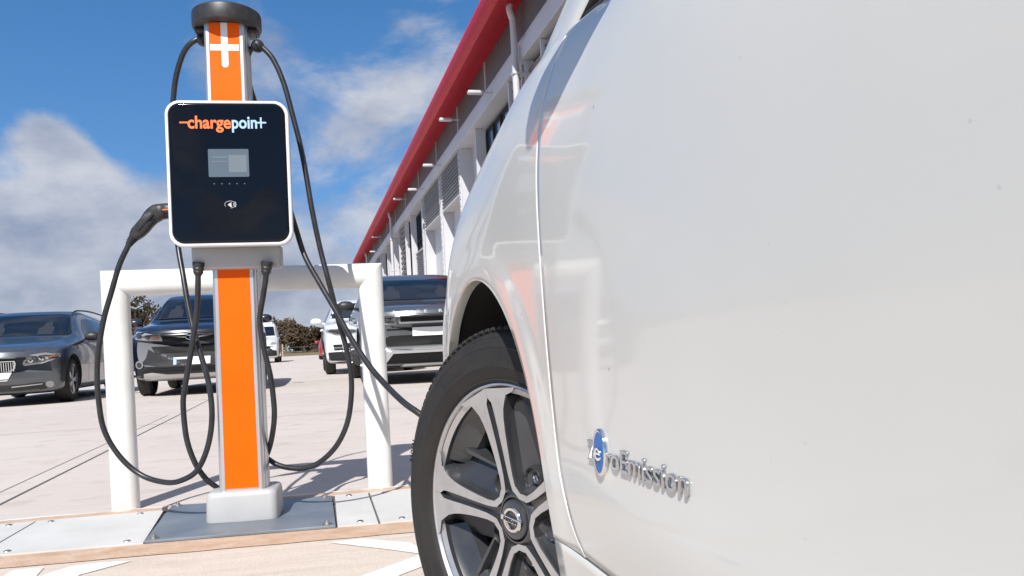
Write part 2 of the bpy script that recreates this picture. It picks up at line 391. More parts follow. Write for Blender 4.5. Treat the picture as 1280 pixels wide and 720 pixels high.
# trough cover plates (each one a thing) between seams
def seam_x(pf, pb): return (G(*pf).x, G(*pb).x)
seams = [(-6.2, -6.9), (-4.9, -5.5), (-3.2, -3.7), seam_x((0, 687), (52, 652)), (G(180, 682).x, G(215, 636).x), (G(420, 662).x, G(415, 624).x), seam_x((474, 657), (460, 619)), (.35, .3), (1.2, 1.2), (2.3, 2.3)]
names = ['pale trough cover plate at the far left, farthest from the charging post', 'pale trough cover plate second from the far left, outside the frame', 'pale trough cover plate third along, its end cut by the left edge of the photo', 'long pale trough cover plate between the left seam and the blue-grey steel plate', None,
         'small pale cover plate between the blue-grey steel plate and the narrow seam', 'pale cover plate running under the front tyre of the white car', 'pale cover plate hidden beneath the white car', 'pale cover plate beyond the white car']
for i in range(2, len(seams)-1):
    if names[i] is None: continue
    if i >= 7: continue
    (f0, b0), (f1, b1) = seams[i], seams[i+1]
    g_ = .004
    bm = new(); poly(bm, [(f0+g_, front(f0)+.01), (f1-g_, front(f1)+.01), (b1-g_, back(b1)-.01), (b0+g_, back(b0)-.01)], .001, .0095)
    o = done(bm, 'cover_plate', 'cover'); tag(o, names[i], 'cover plate', 'pale cover plates over the trough')
    for (xx, yy) in ((f0+.07, front(f0+.07)+.05), (f1-.07, front(f1-.07)+.05), (b0+.07, back(b0+.07)-.05), (b1-.07, back(b1-.07)-.05)):
        b2 = new(); lathe(b2, [(0, .004), (.008, .004), (.011, .002), (.012, 0)], 12, Matrix.Translation((xx, yy, .0096)))
        done(b2, 'bolt', 'steel', o, True)
tag(done(ragged(lambda x: front(x)+.005, lambda x: back(x)-.005, XL, 8, 20, 0, .0005), 'trough_bed', 'joint'), kind='structure')
# blue steel plate
pl = [G(180, 682), G(420, 662), G(415, 624), G(215, 636)]
bm = new(); poly(bm, [(p.x, p.y) for p in pl], .005, .015); bmesh.ops.bevel(bm, geom=bm.edges[:], offset=.002, segments=1, affect='EDGES')
sp = done(bm, 'steel_plate', 'plate_blue'); tag(sp, 'blue-grey painted steel plate bolted down under the charging post', 'steel plate')
cen = sum((p for p in pl), Vector())/4
for p in pl:
    q = p+(cen-p)*.09
    b2 = new(); lathe(b2, [(.016, 0), (.016, .003), (.0, .003)], 20, Matrix.Translation((q.x, q.y, .015)))
    lathe(b2, [(.009, .003), (.009, .011), (.004, .012), (.0, .012)], 6, Matrix.Translation((q.x, q.y, .015)))
    lathe(b2, [(.004, .011), (.004, .018), (.0, .018)], 10, Matrix.Translation((q.x, q.y, .015)))
    done(b2, 'bolt', 'steel', sp)
# painted hatch markings in the bay
for pts in ([(7, 720), (17, 714.5), (55, 711), (47, 720), (20, 760), (-30, 760)],
            [(56, 720), (87, 710), (125, 705), (166, 702.5), (101, 720), (20, 760), (-25, 760)],
            [(412, 680), (452, 675), (512, 680), (526, 686), (540, 694), (526, 694), (478, 687.5)],
            [(457, 720), (526, 695), (536, 707), (502, 720), (420, 760), (360, 760)]):
    gm = new(); poly(gm, [(G(*p).x, G(*p).y) for p in pts], .0045)
    tag(done(gm, 'painted_line', 'road_paint'), kind='structure')
# slab joints
def joint(p, q, w_, m_):
    p = Vector(p); q = Vector(q); d = (q-p).normalized(); n = Vector((-d.y, d.x))*w_/2; gm = new()
    poly(gm, [p-n, q-n, q+n, p+n], .002); tag(done(gm, 'slab_joint', m_), kind='structure')
a = G(0, 631).xy; b = G(257, 502).xy; d = (b-a)
joint(a-d*.6, a+d*1.05, .014, 'joint')
a2 = G(0, 615.5).xy; b2 = G(121, 560).xy; d2 = b2-a2; joint(a2-d2*1, b2+d2*1.6, .008, 'joint_light')
V2 = Vector((cos(radians(12)), sin(radians(12))))
for t_ in (7.4, 11.2, 16, 22, 30, 40, 52):
    c = Vector((-2.5, t_)); joint(c-V2*40, c+V2*40, .012, 'joint_light')
for k in (-22, -14, 3.6, 12, 20):
    c = Vector((k, 8)); joint(c, c+U.xy*60, .012, 'joint_light')
# ======================= white tubular barrier =======================
def mitre_tube(bm, p0, p1, n0, n1, r, seg=40):
    d = (p1-p0).normalized(); a = d.orthogonal().normalized(); b = d.cross(a); rings = []
    for p, n in ((p0, n0), (p1, n1)):
        ring = []
        for k in range(seg):
            q = p+(a*cos(2*pi*k/seg)+b*sin(2*pi*k/seg))*r
            t = (p-q).dot(n)/d.dot(n); ring.append(bm.verts.new(q+d*t))
        rings.append(ring)
    for k in range(seg): bm.faces.new((rings[0][k], rings[0][(k+1) % seg], rings[1][(k+1) % seg], rings[1][k]))
    bm.faces.new(rings[0][::-1]); bm.faces.new(rings[1])
BL = Vector((-1.592, 3.235, 0)); BR = Vector((-.598, 3.45, 0)); BZ = .915; BRAD = .0525
bar = empty('barrier', (BL+BR)/2, 0, 'white tubular steel hoop barrier standing behind the orange charging post', 'barrier')
o0 = (BL+BR)/2; bd = (BR-BL).normalized(); Z = Vector((0, 0, 1))
for P_, s in ((BL, 1), (BR, -1)):
    bm = new(); mitre_tube(bm, P_-o0, P_-o0+Z*(BZ-.0004), Z, (Z+bd*s).normalized(), BRAD)
    done(bm, 'post', 'tube_white', bar, True, 40)
bm = new(); mitre_tube(bm, BL-o0+Z*BZ, BR-o0+Z*BZ, (bd+Z).normalized(), (bd-Z).normalized(), BRAD); done(bm, 'crossbar', 'tube_white', bar, True, 40)

# ======================= charging post =======================
CP = empty('charging_post', (-1.0, 2.92, 0.015), radians(9), 'orange fronted aluminium charging post with black glossy charger box and black cap', 'charging post')
CP.rotation_euler = (0, .010, radians(9)); z0 = .015
bm = new(); pts = rrect(.246, .195, .028)
rings = []
for z, k in ((0, 1), (.006, 1.012), (.086, .985), (.1, .955), (.105, .9)):
    rings.append([bm.verts.new((p[0]*k, p[1]*k, z)) for p in pts])
for a, b in zip(rings, rings[1:]):
    for k in range(len(pts)): bm.faces.new((a[k], a[(k+1) % len(pts)], b[(k+1) % len(pts)], b[k]))
bm.faces.new(rings[-1]); bm.faces.new(rings[0][::-1])
done(bm, 'base_cover', 'shell', CP, True, 50)
# pole extrusion with flutes
half = [(.0, -.062), (.056, -.062), (.0562, -.066), (.067, -.066), (.073, -.062), (.0762, -.054), (.0762, -.046), (.0735, -.0445), (.0735, -.0425), (.079, -.040), (.0815, -.030), (.0825, -.012), (.0805, -.010), (.0805, -.006), (.0825, -.004), (.0825, .02), (.079, .04), (.068, .056), (.05, .064), (0, .066)]
prof = half[:-1] + [half[-1]] + [(-x, y) for x, y in half[1:-1]][::-1]
bm = new(); rings = []
for z, k in ((.10, 1.03), (1.80-z0, .93)): rings.append([bm.verts.new((p[0]*k, p[1], z)) for p in prof])
for k in range(len(prof)): bm.faces.new((rings[0][k], rings[0][(k+1) % len(prof)], rings[1][(k+1) % len(prof)], rings[1][k]))
bm.faces.new(rings[1]); bm.faces.new(rings[0][::-1])
pole = done(bm, 'pole', 'alu', CP, True, 28)
bm = new()
def tp(z): return 1.03+(.93-1.03)*(z-.1)/(1.68)
a = []
for y in (-.0655, -.0628):
    a.append([bm.verts.new((s*.0555*tp(z), y, z)) for s, z in ((-1, .112), (1, .112), (1, 1.775), (-1, 1.775))])
bm.faces.new(a[0]); bm.faces.new(a[1][::-1])
for k in range(4): bm.faces.new((a[0][k], a[1][k], a[1][(k+1) % 4], a[0][(k+1) % 4]))
done(bm, 'front_panel', 'orange', pole)
# white plus sign on the top of the panel
bm = new(); zc = 1.682
sheet(bm, [(-.0115, 1.776)]+[(-.0115*cos(pi*k/10), zc-.055-.0115*sin(pi*k/10)) for k in range(11)]+[(.0115, 1.776)], -.0668, -.0658)
for s in (-1, 1):
    sheet(bm, [(s*.0116, zc-.006), (s*.049, zc-.006), (s*.049, zc+.016), (s*.0116, zc+.016)], -.0668, -.0658)
done(bm, 'plus_emblem', 'white_vinyl', pole)
# cap
bm = new(); lathe(bm, [(0, 1.778), (.085, 1.778), (.088, 1.772), (.112, 1.772), (.1195, 1.776), (.121, 1.782), (.121, 1.822), (.119, 1.829), (.112, 1.834), (.0, 1.837)], 72)
cap = done(bm, 'cap', 'black_plastic', CP, True, 35)
for x in (-.093, .093):
    bm = new(); box(bm, x-.017, x+.017, -.03, .03, 1.757, 1.7718, .004)
    done(bm, 'cable_guide', 'black_plastic', cap, True, 35)
# charger box
bx_, bzc, bw, bh = .017, 1.2155, .412, .505
def boxring(pts, y, k=0.0): return [(p[0], y, p[1]) for p in pts]
bm = new(); rings = []
for (ins, y) in ((.050, -.045), (.034, -.052), (.020, -.075), (.006, -.125), (.0, -.150), (.002, -.1665), (.006, -.1695), (.0105, -.1695), (.0125, -.167)):
    p = rrect(bw-2*ins, bh-2*ins, .05-ins*.8, 10, bx_, bzc); rings.append([bm.verts.new((q[0], y, q[1])) for q in p])
n = len(rings[0])
for i, (a, b) in enumerate(zip(rings, rings[1:])):
    for k in range(n):
        f = bm.faces.new((a[k], a[(k+1) % n], b[(k+1) % n], b[k])); f.material_index = 1 if i >= 3 else 0
bm.faces.new(rings[0]); bm.faces.new(rings[-1]).material_index = 1
hous = done(bm, 'charger_box', ['shell', 'shell_white'], CP, True, 35)
bm = new(); rings = []
for (ins, y) in ((.0128, -.1668), (.0128, -.1695), (.0145, -.1710), (.02, -.1716)):
    p = rrect(bw-2*ins, bh-2*ins, .05-ins*.8, 10, bx_, bzc); rings.append([bm.verts.new((q[0], y, q[1])) for q in p])
for a, b in zip(rings, rings[1:]):
    for k in range(n): bm.faces.new((a[k], a[(k+1) % n], b[(k+1) % n], b[k]))
bm.faces.new(rings[-1]); bm.faces.new(rings[0][::-1])
fp = done(bm, 'front_glass', 'panel_black', hous, True, 35)
YF = -.1716
bm = new(); lp = rrect(.134, .096, .004, 4, bx_, 1.25); sheet(bm, lp, YF-.0012, YF+.001); done(bm, 'screen', 'lcd', hous)
M['lcd_text'] = mat('lcd_segment', (.15, .18, .205), .2)
bm = new(); sheet(bm, rrect(.06, .06, .002, 2, bx_+.03, 1.247), YF-.0018, YF-.0013); sheet(bm, rrect(.05, .004, .001, 2, bx_-.03, 1.27), YF-.0018, YF-.0013); sheet(bm, rrect(.05, .003, .001, 2, bx_-.03, 1.255), YF-.0018, YF-.0013)
done(bm, 'screen_segment', 'lcd_text', hous)
for k in range(5):
    bm = new(); lathe(bm, [(0, .0008), (.0028, .0008), (.0032, 0)], 12, Matrix.Translation((bx_-.05+.025*k, YF, 1.178)) @ Matrix.Rotation(radians(90), 4, 'X'))
    done(bm, 'indicator_light', mat('indicator', (.05, .045, .045), .3) if k == 0 else bpy.data.materials['indicator'], hous, True)
# writing on the front glass
FR = Matrix.Rotation(radians(90), 4, 'X')
def mw(me): xs = [v.co.x for v in me.vertices]; return min(xs), max(xs)
def place_text(bm, s, x0, x1, z, size, bold, y):
    me = text_mesh(s, size, .0004, bold); a, b = mw(me); k = (x1-x0)/(b-a)
    add_me(bm, me, Matrix.Translation((x0-a*k, y, z)) @ FR @ Matrix.Diagonal((k, 1, 1, 1)))
tx = lambda px: bx_+(px-284.5)/362
tz = 1.370
bm = new(); place_text(bm, 'charge', tx(237.5), tx(289), tz, .060, .0014, YF-.0005)
sheet(bm, [(tx(228), tz+.0165), (tx(238.5), tz+.0165), (tx(238.5), tz+.022), (tx(228), tz+.022)], YF-.0008, YF-.0001)
done(bm, 'lettering', 'text_orange', hous)
bm = new(); place_text(bm, 'poin', tx(290), tx(320.5), tz, .060, .0014, YF-.0005)
sheet(bm, [(tx(319.5), tz+.0165), (tx(331.5), tz+.0165), (tx(331.5), tz+.022), (tx(319.5), tz+.022)], YF-.0008, YF-.0001)
sheet(bm, [(tx(324.2), tz+.0), (tx(326.2), tz+.0), (tx(326.2), tz+.0375), (tx(324.2), tz+.0375)], YF-.0011, YF-.0002)
done(bm, 'lettering', 'text_blue', hous)
# contactless sign: an oval with a hand holding a card and waves
bm = new(); cx, cz = bx_+.002, 1.107
o_ = [(cx-.002+.019*cos(2*pi*k/40), cz+.0125*sin(2*pi*k/40)) for k in range(30, 72)]; i_ = [(cx-.002+.0178*cos(2*pi*k/40), cz+.0113*sin(2*pi*k/40)) for k in range(30, 72)]
va = [bm.verts.new((x, YF-.0006, z)) for x, z in o_]; vb = [bm.verts.new((x, YF-.0006, z)) for x, z in i_]
for k in range(len(va)-8): bm.faces.new((va[k], va[k+1], vb[k+1], vb[k]))
sheet(bm, [(cx-.011, cz-.001), (cx-.002, cz-.008), (cx+.004, cz-.009), (cx+.001, cz+.001), (cx+.003, cz+.007), (cx-.003, cz+.005)], YF-.0006, YF)
for r in (.006, .010, .014):
    va = [[bm.verts.new((cx+.002+q*cos(t), YF-.0006, cz+q*sin(t))) for q in (r, r+.0016)] for t in [radians(-38+76*j/8) for j in range(9)]]
    for k in range(8): bm.faces.new((va[k][0], va[k+1][0], va[k+1][1], va[k][1]))
done(bm, 'contactless_sign', 'text_grey', hous)
# lower housing
bm = new(); v = box(bm, bx_-.152, bx_+.154, -.098, -.035, .893, .975, .010, 3)
low = done(bm, 'lower_housing', 'shell', hous, True, 35)
bm = new(); box(bm, -.055, .055, -.04, -.058, 1.0, 1.4, .002); done(bm, 'mounting_bracket', 'alu', CP, True, 35)
# socket holster on the left flank
bm = new(); box(bm, bx_-.20, bx_-.14, -.035, .05, 1.03, 1.12, .01); done(bm, 'holster', 'black_plastic', hous, True, 35)

# ======================= cables =======================
def cab(name, pts, label, r=.0098):
    P_ = spline([Q(*p) for p in pts], 10); bm = new(); tube(bm, P_, r, 14); o = done(bm, name, 'cable', None, True)
    tag(o, label, 'cable'); return o
def ball(par, px, py, Zd, r=.0235):
    c = Q(px, py, Zd); bm = new(); bmesh.ops.create_uvsphere(bm, u_segments=24, v_segments=14, radius=r, matrix=Matrix.Translation(c))
    for k in (-1, 1): lathe(bm, [(r*1.005, -.0035), (r*1.03, 0), (r*1.005, .0035)], 24, Matrix.Translation(c) @ Matrix.Rotation(radians(70), 4, 'Y'))
    done(bm, 'cable_ball', 'black_plastic', par, True)
    return c
def wire(par, a, b):
    bm = new(); tube(bm, [a, b], .0012, 6); done(bm, 'suspension_wire', 'black_plastic', par, True)
def gland(par, px, py, px2, py2, Zd):
    a, b = Q(px, py, Zd), Q(px2, py2, Zd); bm = new()
    P_ = [a.lerp(b, k/8) for k in range(9)]
    tube(bm, P_, 0, 18, rads=[.021, .021, .0205, .018, .0195, .0165, .0175, .014, .0115]); done(bm, 'strain_relief', 'black_plastic', par, True, 30)
left = cab('charging_cable', [(168, 292, 2.86), (160, 308, 2.86), (149, 332, 2.86), (139, 366, 2.86), (130, 398, 2.87), (124, 432, 2.87), (121.5, 463, 2.88), (123, 497, 2.89), (130, 537, 2.9), (150, 571, 2.9), (177, 594, 2.9), (207, 603, 2.88), (228, 600, 2.86), (247, 587, 2.85), (260, 557, 2.84), (265, 520, 2.84), (261, 480, 2.85), (250, 440, 2.86), (241, 409, 2.88), (234, 375, 2.9), (229, 345, 2.92), (222, 303, 2.96), (215, 230, 2.98), (214, 170, 2.98), (217, 120, 2.96), (221, 92, 2.94), (229, 67, 2.93), (240, 53, 2.92), (253, 49, 2.93), (266, 60, 2.96), (278, 100, 3.0), (290, 250, 3.04), (302, 450, 3.05), (298, 580, 3.05), (288, 611, 3.03), (279, 613, 2.98), (268, 607, 2.92), (256, 597, 2.89), (243, 577, 2.87), (233, 547, 2.86), (229, 507, 2.86), (231, 485, 2.85), (236, 456, 2.84), (242, 421, 2.83), (246.5, 385, 2.82), (247.5, 355, 2.81), (247.5, 333, 2.81)],
           'black charging cable looping left of the post, its gun parked in the box side')
c = ball(left, 254, 50, 2.93); wire(left, c, Q(249.5, 38, 2.93))
gland(left, 248.5, 328, 247.5, 345, 2.81)
right = cab('charging_cable', [(334, 331, 2.83), (332, 350, 2.83), (329, 370, 2.84), (325, 395, 2.85), (326, 415, 2.86), (331, 440, 2.87), (338, 470, 2.88), (341.5, 495, 2.89), (343, 518, 2.9), (341, 540, 2.92), (336, 562, 2.95), (328, 578, 3.0), (314, 588, 3.05), (306, 580, 3.09), (312, 570, 3.08), (324, 568, 3.03), (334, 573, 2.98), (345, 580, 2.97), (360, 584.5, 2.96), (380, 585, 2.95), (400, 577.5, 2.94), (420, 558, 2.93), (433, 532, 2.92), (438.5, 503, 2.91), (439, 470, 2.9), (432.5, 434, 2.9), (424, 404, 2.9), (416, 372, 2.9), (409, 345, 2.9), (400, 310, 2.91), (390, 262, 2.91), (382, 215, 2.92), (375, 180, 2.92), (366, 145, 2.92), (355, 105, 2.92), (343, 77, 2.92), (332, 63, 2.92), (322, 57, 2.92), (313, 63, 2.93), (309, 75, 2.94), (309, 92, 2.95), (313, 110, 2.96), (319, 130, 2.98), (332, 180, 2.99), (346, 222, 2.98), (360, 255, 2.95), (369, 283, 2.92), (381, 320, 2.88), (399, 353, 2.83), (420, 389, 2.77), (440, 425, 2.7), (462, 458, 2.63), (480, 479, 2.57), (500, 499, 2.5), (517, 512, 2.45), (545, 528, 2.42), (600, 538, 2.4), (660, 505, 2.4), (720, 440, 2.42), (768, 385, 2.46), (792, 355, 2.5)],
            'black charging cable right of the post, running behind the tyre to the white car')
c = ball(right, 322, 57.5, 2.92); wire(right, c, Q(319.5, 38, 2.93))
gland(right, 334, 327, 332, 344, 2.83)
# gun (connector) of the left cable
def ell_tube(bm, pts, ra, seg=20):
    rings = []; side = Vector((cos(radians(6)), sin(radians(6)), 0)); dep = Vector((-sin(radians(6)), cos(radians(6)), 0))
    for i, p in enumerate(pts):
        t = (pts[min(i+1, len(pts)-1)]-pts[max(i-1, 0)]).normalized(); a = dep; b = t.cross(a).normalized(); h, w_ = ra[i]
        rings.append([bm.verts.new(p+b*(h*math.copysign(abs(cos(q))**.75, cos(q)))+a*(w_*math.copysign(abs(sin(q))**.75, sin(q)))) for q in [2*pi*k/seg for k in range(seg)]])
    for i in range(len(rings)-1):
        for k in range(seg): bm.faces.new((rings[i][k], rings[i][(k+1) % seg], rings[i+1][(k+1) % seg], rings[i+1][k]))
    bm.faces.new(rings[0][::-1]); bm.faces.new(rings[-1])
bm = new()
gp = [(222, 264, 2.88), (211, 264, 2.88), (203, 264.5, 2.87), (196, 266.5, 2.87), (190, 271, 2.87), (184, 278, 2.86), (178, 285, 2.86), (172, 291, 2.86), (167.5, 296.5, 2.86)]
ell_tube(bm, spline([Q(*p) for p in gp], 4), [(interp([(0, .028), (8, .028), (12, .031), (16, .029), (20, .025), (24, .0255), (28, .024), (32, .018)], i), interp([(0, .026), (14, .026), (32, .019)], i)) for i in range(33)])
gun = done(bm, 'connector_gun', 'black_plastic', left, True, 40)
bm = new(); P_ = spline([Q(*p) for p in [(168.5, 295.5, 2.86), (164, 301, 2.86), (160.5, 307, 2.86)]], 8)
tube(bm, P_, 0, 18, rads=[.0185, .0185, .015, .0175, .0175, .0135, .0165, .016, .0125, .015, .0148, .0115, .0135, .013, .0115, .011, .0105]); done(bm, 'strain_relief', 'black_plastic', gun, True, 30)
# grip inlay and orange index mark on the gun
bm = new(); P_ = [Q(*p) for p in [(189.5, 266.5, 2.842), (183, 273.5, 2.838), (176.5, 280.5, 2.838), (171, 287, 2.84)]]
ell_tube(bm, spline(P_, 4), [(.010, .006)]*13, 12); done(bm, 'grip_inlay', 'black_plastic', gun, True, 40)
bm = new(); box(bm, -.011, .011, -.0015, .0015, -.002, .002, 0, 1, 0, Matrix.Translation(Q(207, 262, 2.842))); done(bm, 'index_mark', 'text_orange', gun)
# ======================= the white car beside the camera =======================
A0 = Vector((-.0606, 1.364, 0)); HZ = .312; RA = .400
def Wp(s, w_, h): return A0-U*s-N*w_+Vector((0, 0, h))
HW = .895                                               # half width
Htab = [(-.80, .70), (-.62, .79), (-.46, .842), (-.30, .889), (-.13, .930), (.125, .978), (.22, .988), (.34, .988), (.44, .977), (.55, .966), (1.0, .975), (1.8, 1.0), (2.6, 1.03), (3.3, 1.04)]
def Hs(s): return sinterp(Htab, s)
def plan(s):
    x = max(0, -.2-s); f = .365*x*x+6.9*x**8
    y = max(0, s-2.9); return min(.895, f+.5*y*y+14*y**6)
def side(s, h, arch=True, feat=1.0):
    H = Hs(s); w_ = plan(s); d = max(0, H-h)
    w_ += .05*max(0, (.34-d)/.34)**4
    w_ += .045*max(0, (.46-h)/.30)**2.0
    # door sculpting: gentle shoulder bulge and hollow above the sill
    f = sst(.40, .75, s)*feat
    w_ += .0035*exp(-((h-.575)/.09)**2)*sst(.42, .95, s)*feat
    w_ -= .004*exp(-((h-.42)/.05)**2)*sst(.45, .8, s)*feat
    if arch:
        r = hypot(s, h-HZ); w_ -= .0025*(1-sst(.42, .47, r))*(1 if h > .2 else 0)
        r = hypot(s-2.70, h-HZ); w_ -= .0025*(1-sst(.42, .47, r))
    return w_
def pt(s, h, mir=False, dw=0.0):
    w_ = side(s, h)+dw
    return Wp(s, 2*HW-w_ if mir else w_, h)
def over(s, x, mir=False):
    """surface above the shoulder: x metres inboard of it"""
    H = Hs(s); w_ = plan(s)+.05+x
    h = H+.026*(1-exp(-x/.018))+.055*(1-(1-min(1, x/.83))**2)*(1 if s < .5 else 0)
    return Wp(s, 2*HW-w_ if mir else w_, h)
seam = [(.368, .510), (.372, .503), (.395, .474), (.44, .447), (.5, .430), (.60, .414), (.69, .406), (.85, .397), (1.02, .402)]
def seam_s(h): return sinterp(seam, h)
car = empty('electric_car', Wp(0, 0, 0), 0, 'glossy white electric car filling the right side, close to the camera', 'car')
O = Wp(0, 0, 0)
car.location = O
def loc(p): return p-O
PAINT = M['paint_white']
# dirt specks and faint reflection-free clean coat
_b = PAINT.node_tree.nodes['Principled BSDF']
tcn = nd(PAINT, 'ShaderNodeTexCoord'); vo = nd(PAINT, 'ShaderNodeTexVoronoi'); vo.inputs['Scale'].default_value = 26; lk(PAINT, tcn.outputs['Object'], vo.inputs['Vector'])
sp1 = nd(PAINT, 'ShaderNodeMath', operation='LESS_THAN'); sp1.inputs[1].default_value = .055; lk(PAINT, vo.outputs['Distance'], sp1.inputs[0])
hsh = nd(PAINT, 'ShaderNodeSeparateColor'); lk(PAINT, vo.outputs['Color'], hsh.inputs[0])
sp2 = nd(PAINT, 'ShaderNodeMath', operation='GREATER_THAN'); sp2.inputs[1].default_value = .86; lk(PAINT, hsh.outputs[0], sp2.inputs[0])
spm = nd(PAINT, 'ShaderNodeMath', operation='MULTIPLY'); lk(PAINT, sp1.outputs[0], spm.inputs[0]); lk(PAINT, sp2.outputs[0], spm.inputs[1])
spk0 = nd(PAINT, 'ShaderNodeMath', operation='MULTIPLY'); spk0.inputs[1].default_value = .6; lk(PAINT, spm.outputs[0], spk0.inputs[0])
vo2 = nd(PAINT, 'ShaderNodeTexVoronoi'); vo2.inputs['Scale'].default_value = 85; lk(PAINT, tcn.outputs['Object'], vo2.inputs['Vector'])
d1_ = nd(PAINT, 'ShaderNodeMath', operation='LESS_THAN'); d1_.inputs[1].default_value = .10; lk(PAINT, vo2.outputs['Distance'], d1_.inputs[0])
d2_ = nd(PAINT, 'ShaderNodeSeparateColor'); lk(PAINT, vo2.outputs['Color'], d2_.inputs[0])
d3_ = nd(PAINT, 'ShaderNodeMath', operation='GREATER_THAN'); d3_.inputs[1].default_value = .93; lk(PAINT, d2_.outputs[1], d3_.inputs[0])
d4_ = nd(PAINT, 'ShaderNodeMath', operation='MULTIPLY'); lk(PAINT, d1_.outputs[0], d4_.inputs[0]); lk(PAINT, d3_.outputs[0], d4_.inputs[1])
d5_ = nd(PAINT, 'ShaderNodeMath', operation='MULTIPLY'); d5_.inputs[1].default_value = .16; lk(PAINT, d4_.outputs[0], d5_.inputs[0])
spk = nd(PAINT, 'ShaderNodeMath', operation='MAXIMUM'); lk(PAINT, spk0.outputs[0], spk.inputs[0]); lk(PAINT, d5_.outputs[0], spk.inputs[1])
gr = nd(PAINT, 'ShaderNodeTexNoise'); gr.inputs['Scale'].default_value = 3; gr.inputs['Detail'].default_value = 10; lk(PAINT, tcn.outputs['Object'], gr.inputs['Vector'])
gr2 = nd(PAINT, 'ShaderNodeValToRGB'); e = gr2.color_ramp.elements; e[0].position = .3; e[0].color = (.605, .603, .562, 1); e[1].position = .7; e[1].color = (.64, .638, .60, 1); lk(PAINT, gr.outputs['Fac'], gr2.inputs[0])
mxs = nd(PAINT, 'ShaderNodeMix', data_type='RGBA'); lk(PAINT, spk.outputs[0], mxs.inputs[0]); lk(PAINT, gr2.outputs[0], mxs.inputs[6]); mxs.inputs[7].default_value = (.25, .19, .14, 1)
lk(PAINT, mxs.outputs[2], _b.inputs['Base Color'])
def panel(name, rows, parent, m='paint_white', flange=True, closed=False, flip=False):
    """rows of (s,h,mir) turned into a skin with a rolled in border"""
    bm = new()
    R = [[loc(p) for p in r] for r in rows]
    V = gridmesh(bm, R)
    if flange:
        ni, nk = len(V), len(V[0])
        loop = [V[0][k] for k in range(nk)]+[V[i][-1] for i in range(1, ni)]+[V[-1][k] for k in range(nk-2, -1, -1)]+[V[i][0] for i in range(ni-2, 0, -1)]
        cen = loc(Wp(0, HW, .6)); inn = (-N)
        s_ = 1 if (loop[0].co-cen).dot(N) > 0 else -1
        prev = loop
        for dw, sh in ((.0009, .0003), (.003, .0010), (.018, .0012)):
            cur = []
            for i, v in enumerate(loop):
                a, b = loop[i-1].co, loop[(i+1) % len(loop)].co
                t = (b-a); t = t.normalized() if t.length > 1e-9 else Vector((0, 0, 1)); nn = N*s_
                ins = nn.cross(t)
                c = v.co-nn*dw
                if ins.length > .1:
                    ins.normalize(); test = (R[ni//2][nk//2]-v.co)
                    if ins.dot(test) < 0: ins = -ins
                    c = c-ins*sh
                cur.append(bm.verts.new(c))
            for i in range(len(loop)):
                j = (i+1) % len(loop)
                try: bm.faces.new((prev[i], prev[j], cur[j], cur[i]))
                except ValueError: pass
            prev = cur
    bmesh.ops.remove_doubles(bm, verts=bm.verts, dist=1e-5)
    return done(bm, name, m, parent, True)
GAP = .0020
def fender(mir):
    a0 = math.asin((.366-HZ)/RA); a1 = pi-math.asin((.25-HZ)/RA)
    outer = []
    hT = Hs(.40)-.0
    def seg(p0, p1, f, n): return [f(lerp(p0, p1, k/n)) for k in range(n)]
    o1 = seg(.368, hT, lambda h: (seam_s(h)-GAP, h), 60)
    o2 = seg(.40-GAP, -.64, lambda s: (s, Hs(s)), 80)
    o3 = seg(Hs(-.64), .25, lambda h: (-.64+.10*sst(.7, .3, h), h), 50)+[(-.54, .25)]
    outer = o1+o2+o3; n = len(outer)
    split = [(0, a0), (60, radians(52)), (140, radians(132)), (n-1, a1)]
    rows = []
    for i, (so_, ho) in enumerate(outer):
        a = interp(split, i); si, hi = RA*cos(a), HZ+RA*sin(a)
        if i == 0: si, hi = .396, .366
        row = []
        for k in range(33):
            t = (k/32)**1.0; s_, h_ = lerp(si, so_, t), lerp(hi, ho, t)
            row.append(pt(s_, h_, mir))
        # roll over the shoulder for the top edge
        rows.append(row)
    f = panel('front_fender', rows, car)
    bm = new(); n_ = 60
    gridmesh(bm, [[loc(over(lerp(.398, -.64, i/n_), x, mir)) for x in (0, .004, .008, .013, .019, .026, .035, .046, .058, .0605, .0605)] for i in range(n_+1)])
    o = done(bm, 'shoulder', 'paint_white', f, True)
fender(False); fender(True)
def door(name, s0f, s1f, hb, mir, cut=None, ns=90, nh=70):
    rows = []
    for i in range(nh+1):
        t = i/nh
        row = []
        for k in range(ns+1):
            u = k/ns
            # bottom and top follow the body
            h0 = hb; s_a, s_b = s0f, s1f
            h_ = lerp(h0, .96, t)
            sa, sb = s0f(h_), s1f(h_); s_ = lerp(sa, sb, u)
            hh = lerp(h0, Hs(s_), t)
            if cut: hh = lerp(cut(s_), Hs(s_), t)
            row.append(pt(s_, hh, mir))
        rows.append(row)
    d = panel(name, rows, car)
    bm = new(); n_ = 50
    gridmesh(bm, [[loc(over(lerp(s0f(.98), s1f(.98), i/n_), x, mir)) for x in (0, .004, .008, .013, .019, .026, .03)] for i in range(n_+1)])
    done(bm, 'belt_edge', 'paint_white', d, True)
    return d
d1 = door('front_door', lambda h: seam_s(h)+GAP, lambda h: 1.46, .3695, False)
door('front_door', lambda h: seam_s(h)+GAP, lambda h: 1.46, .3695, True, ns=30, nh=30)
def rcut(s): return max(.3695, HZ+sqrt(max(0, RA**2-(s-2.70)**2)) if abs(s-2.70) < RA else 0)
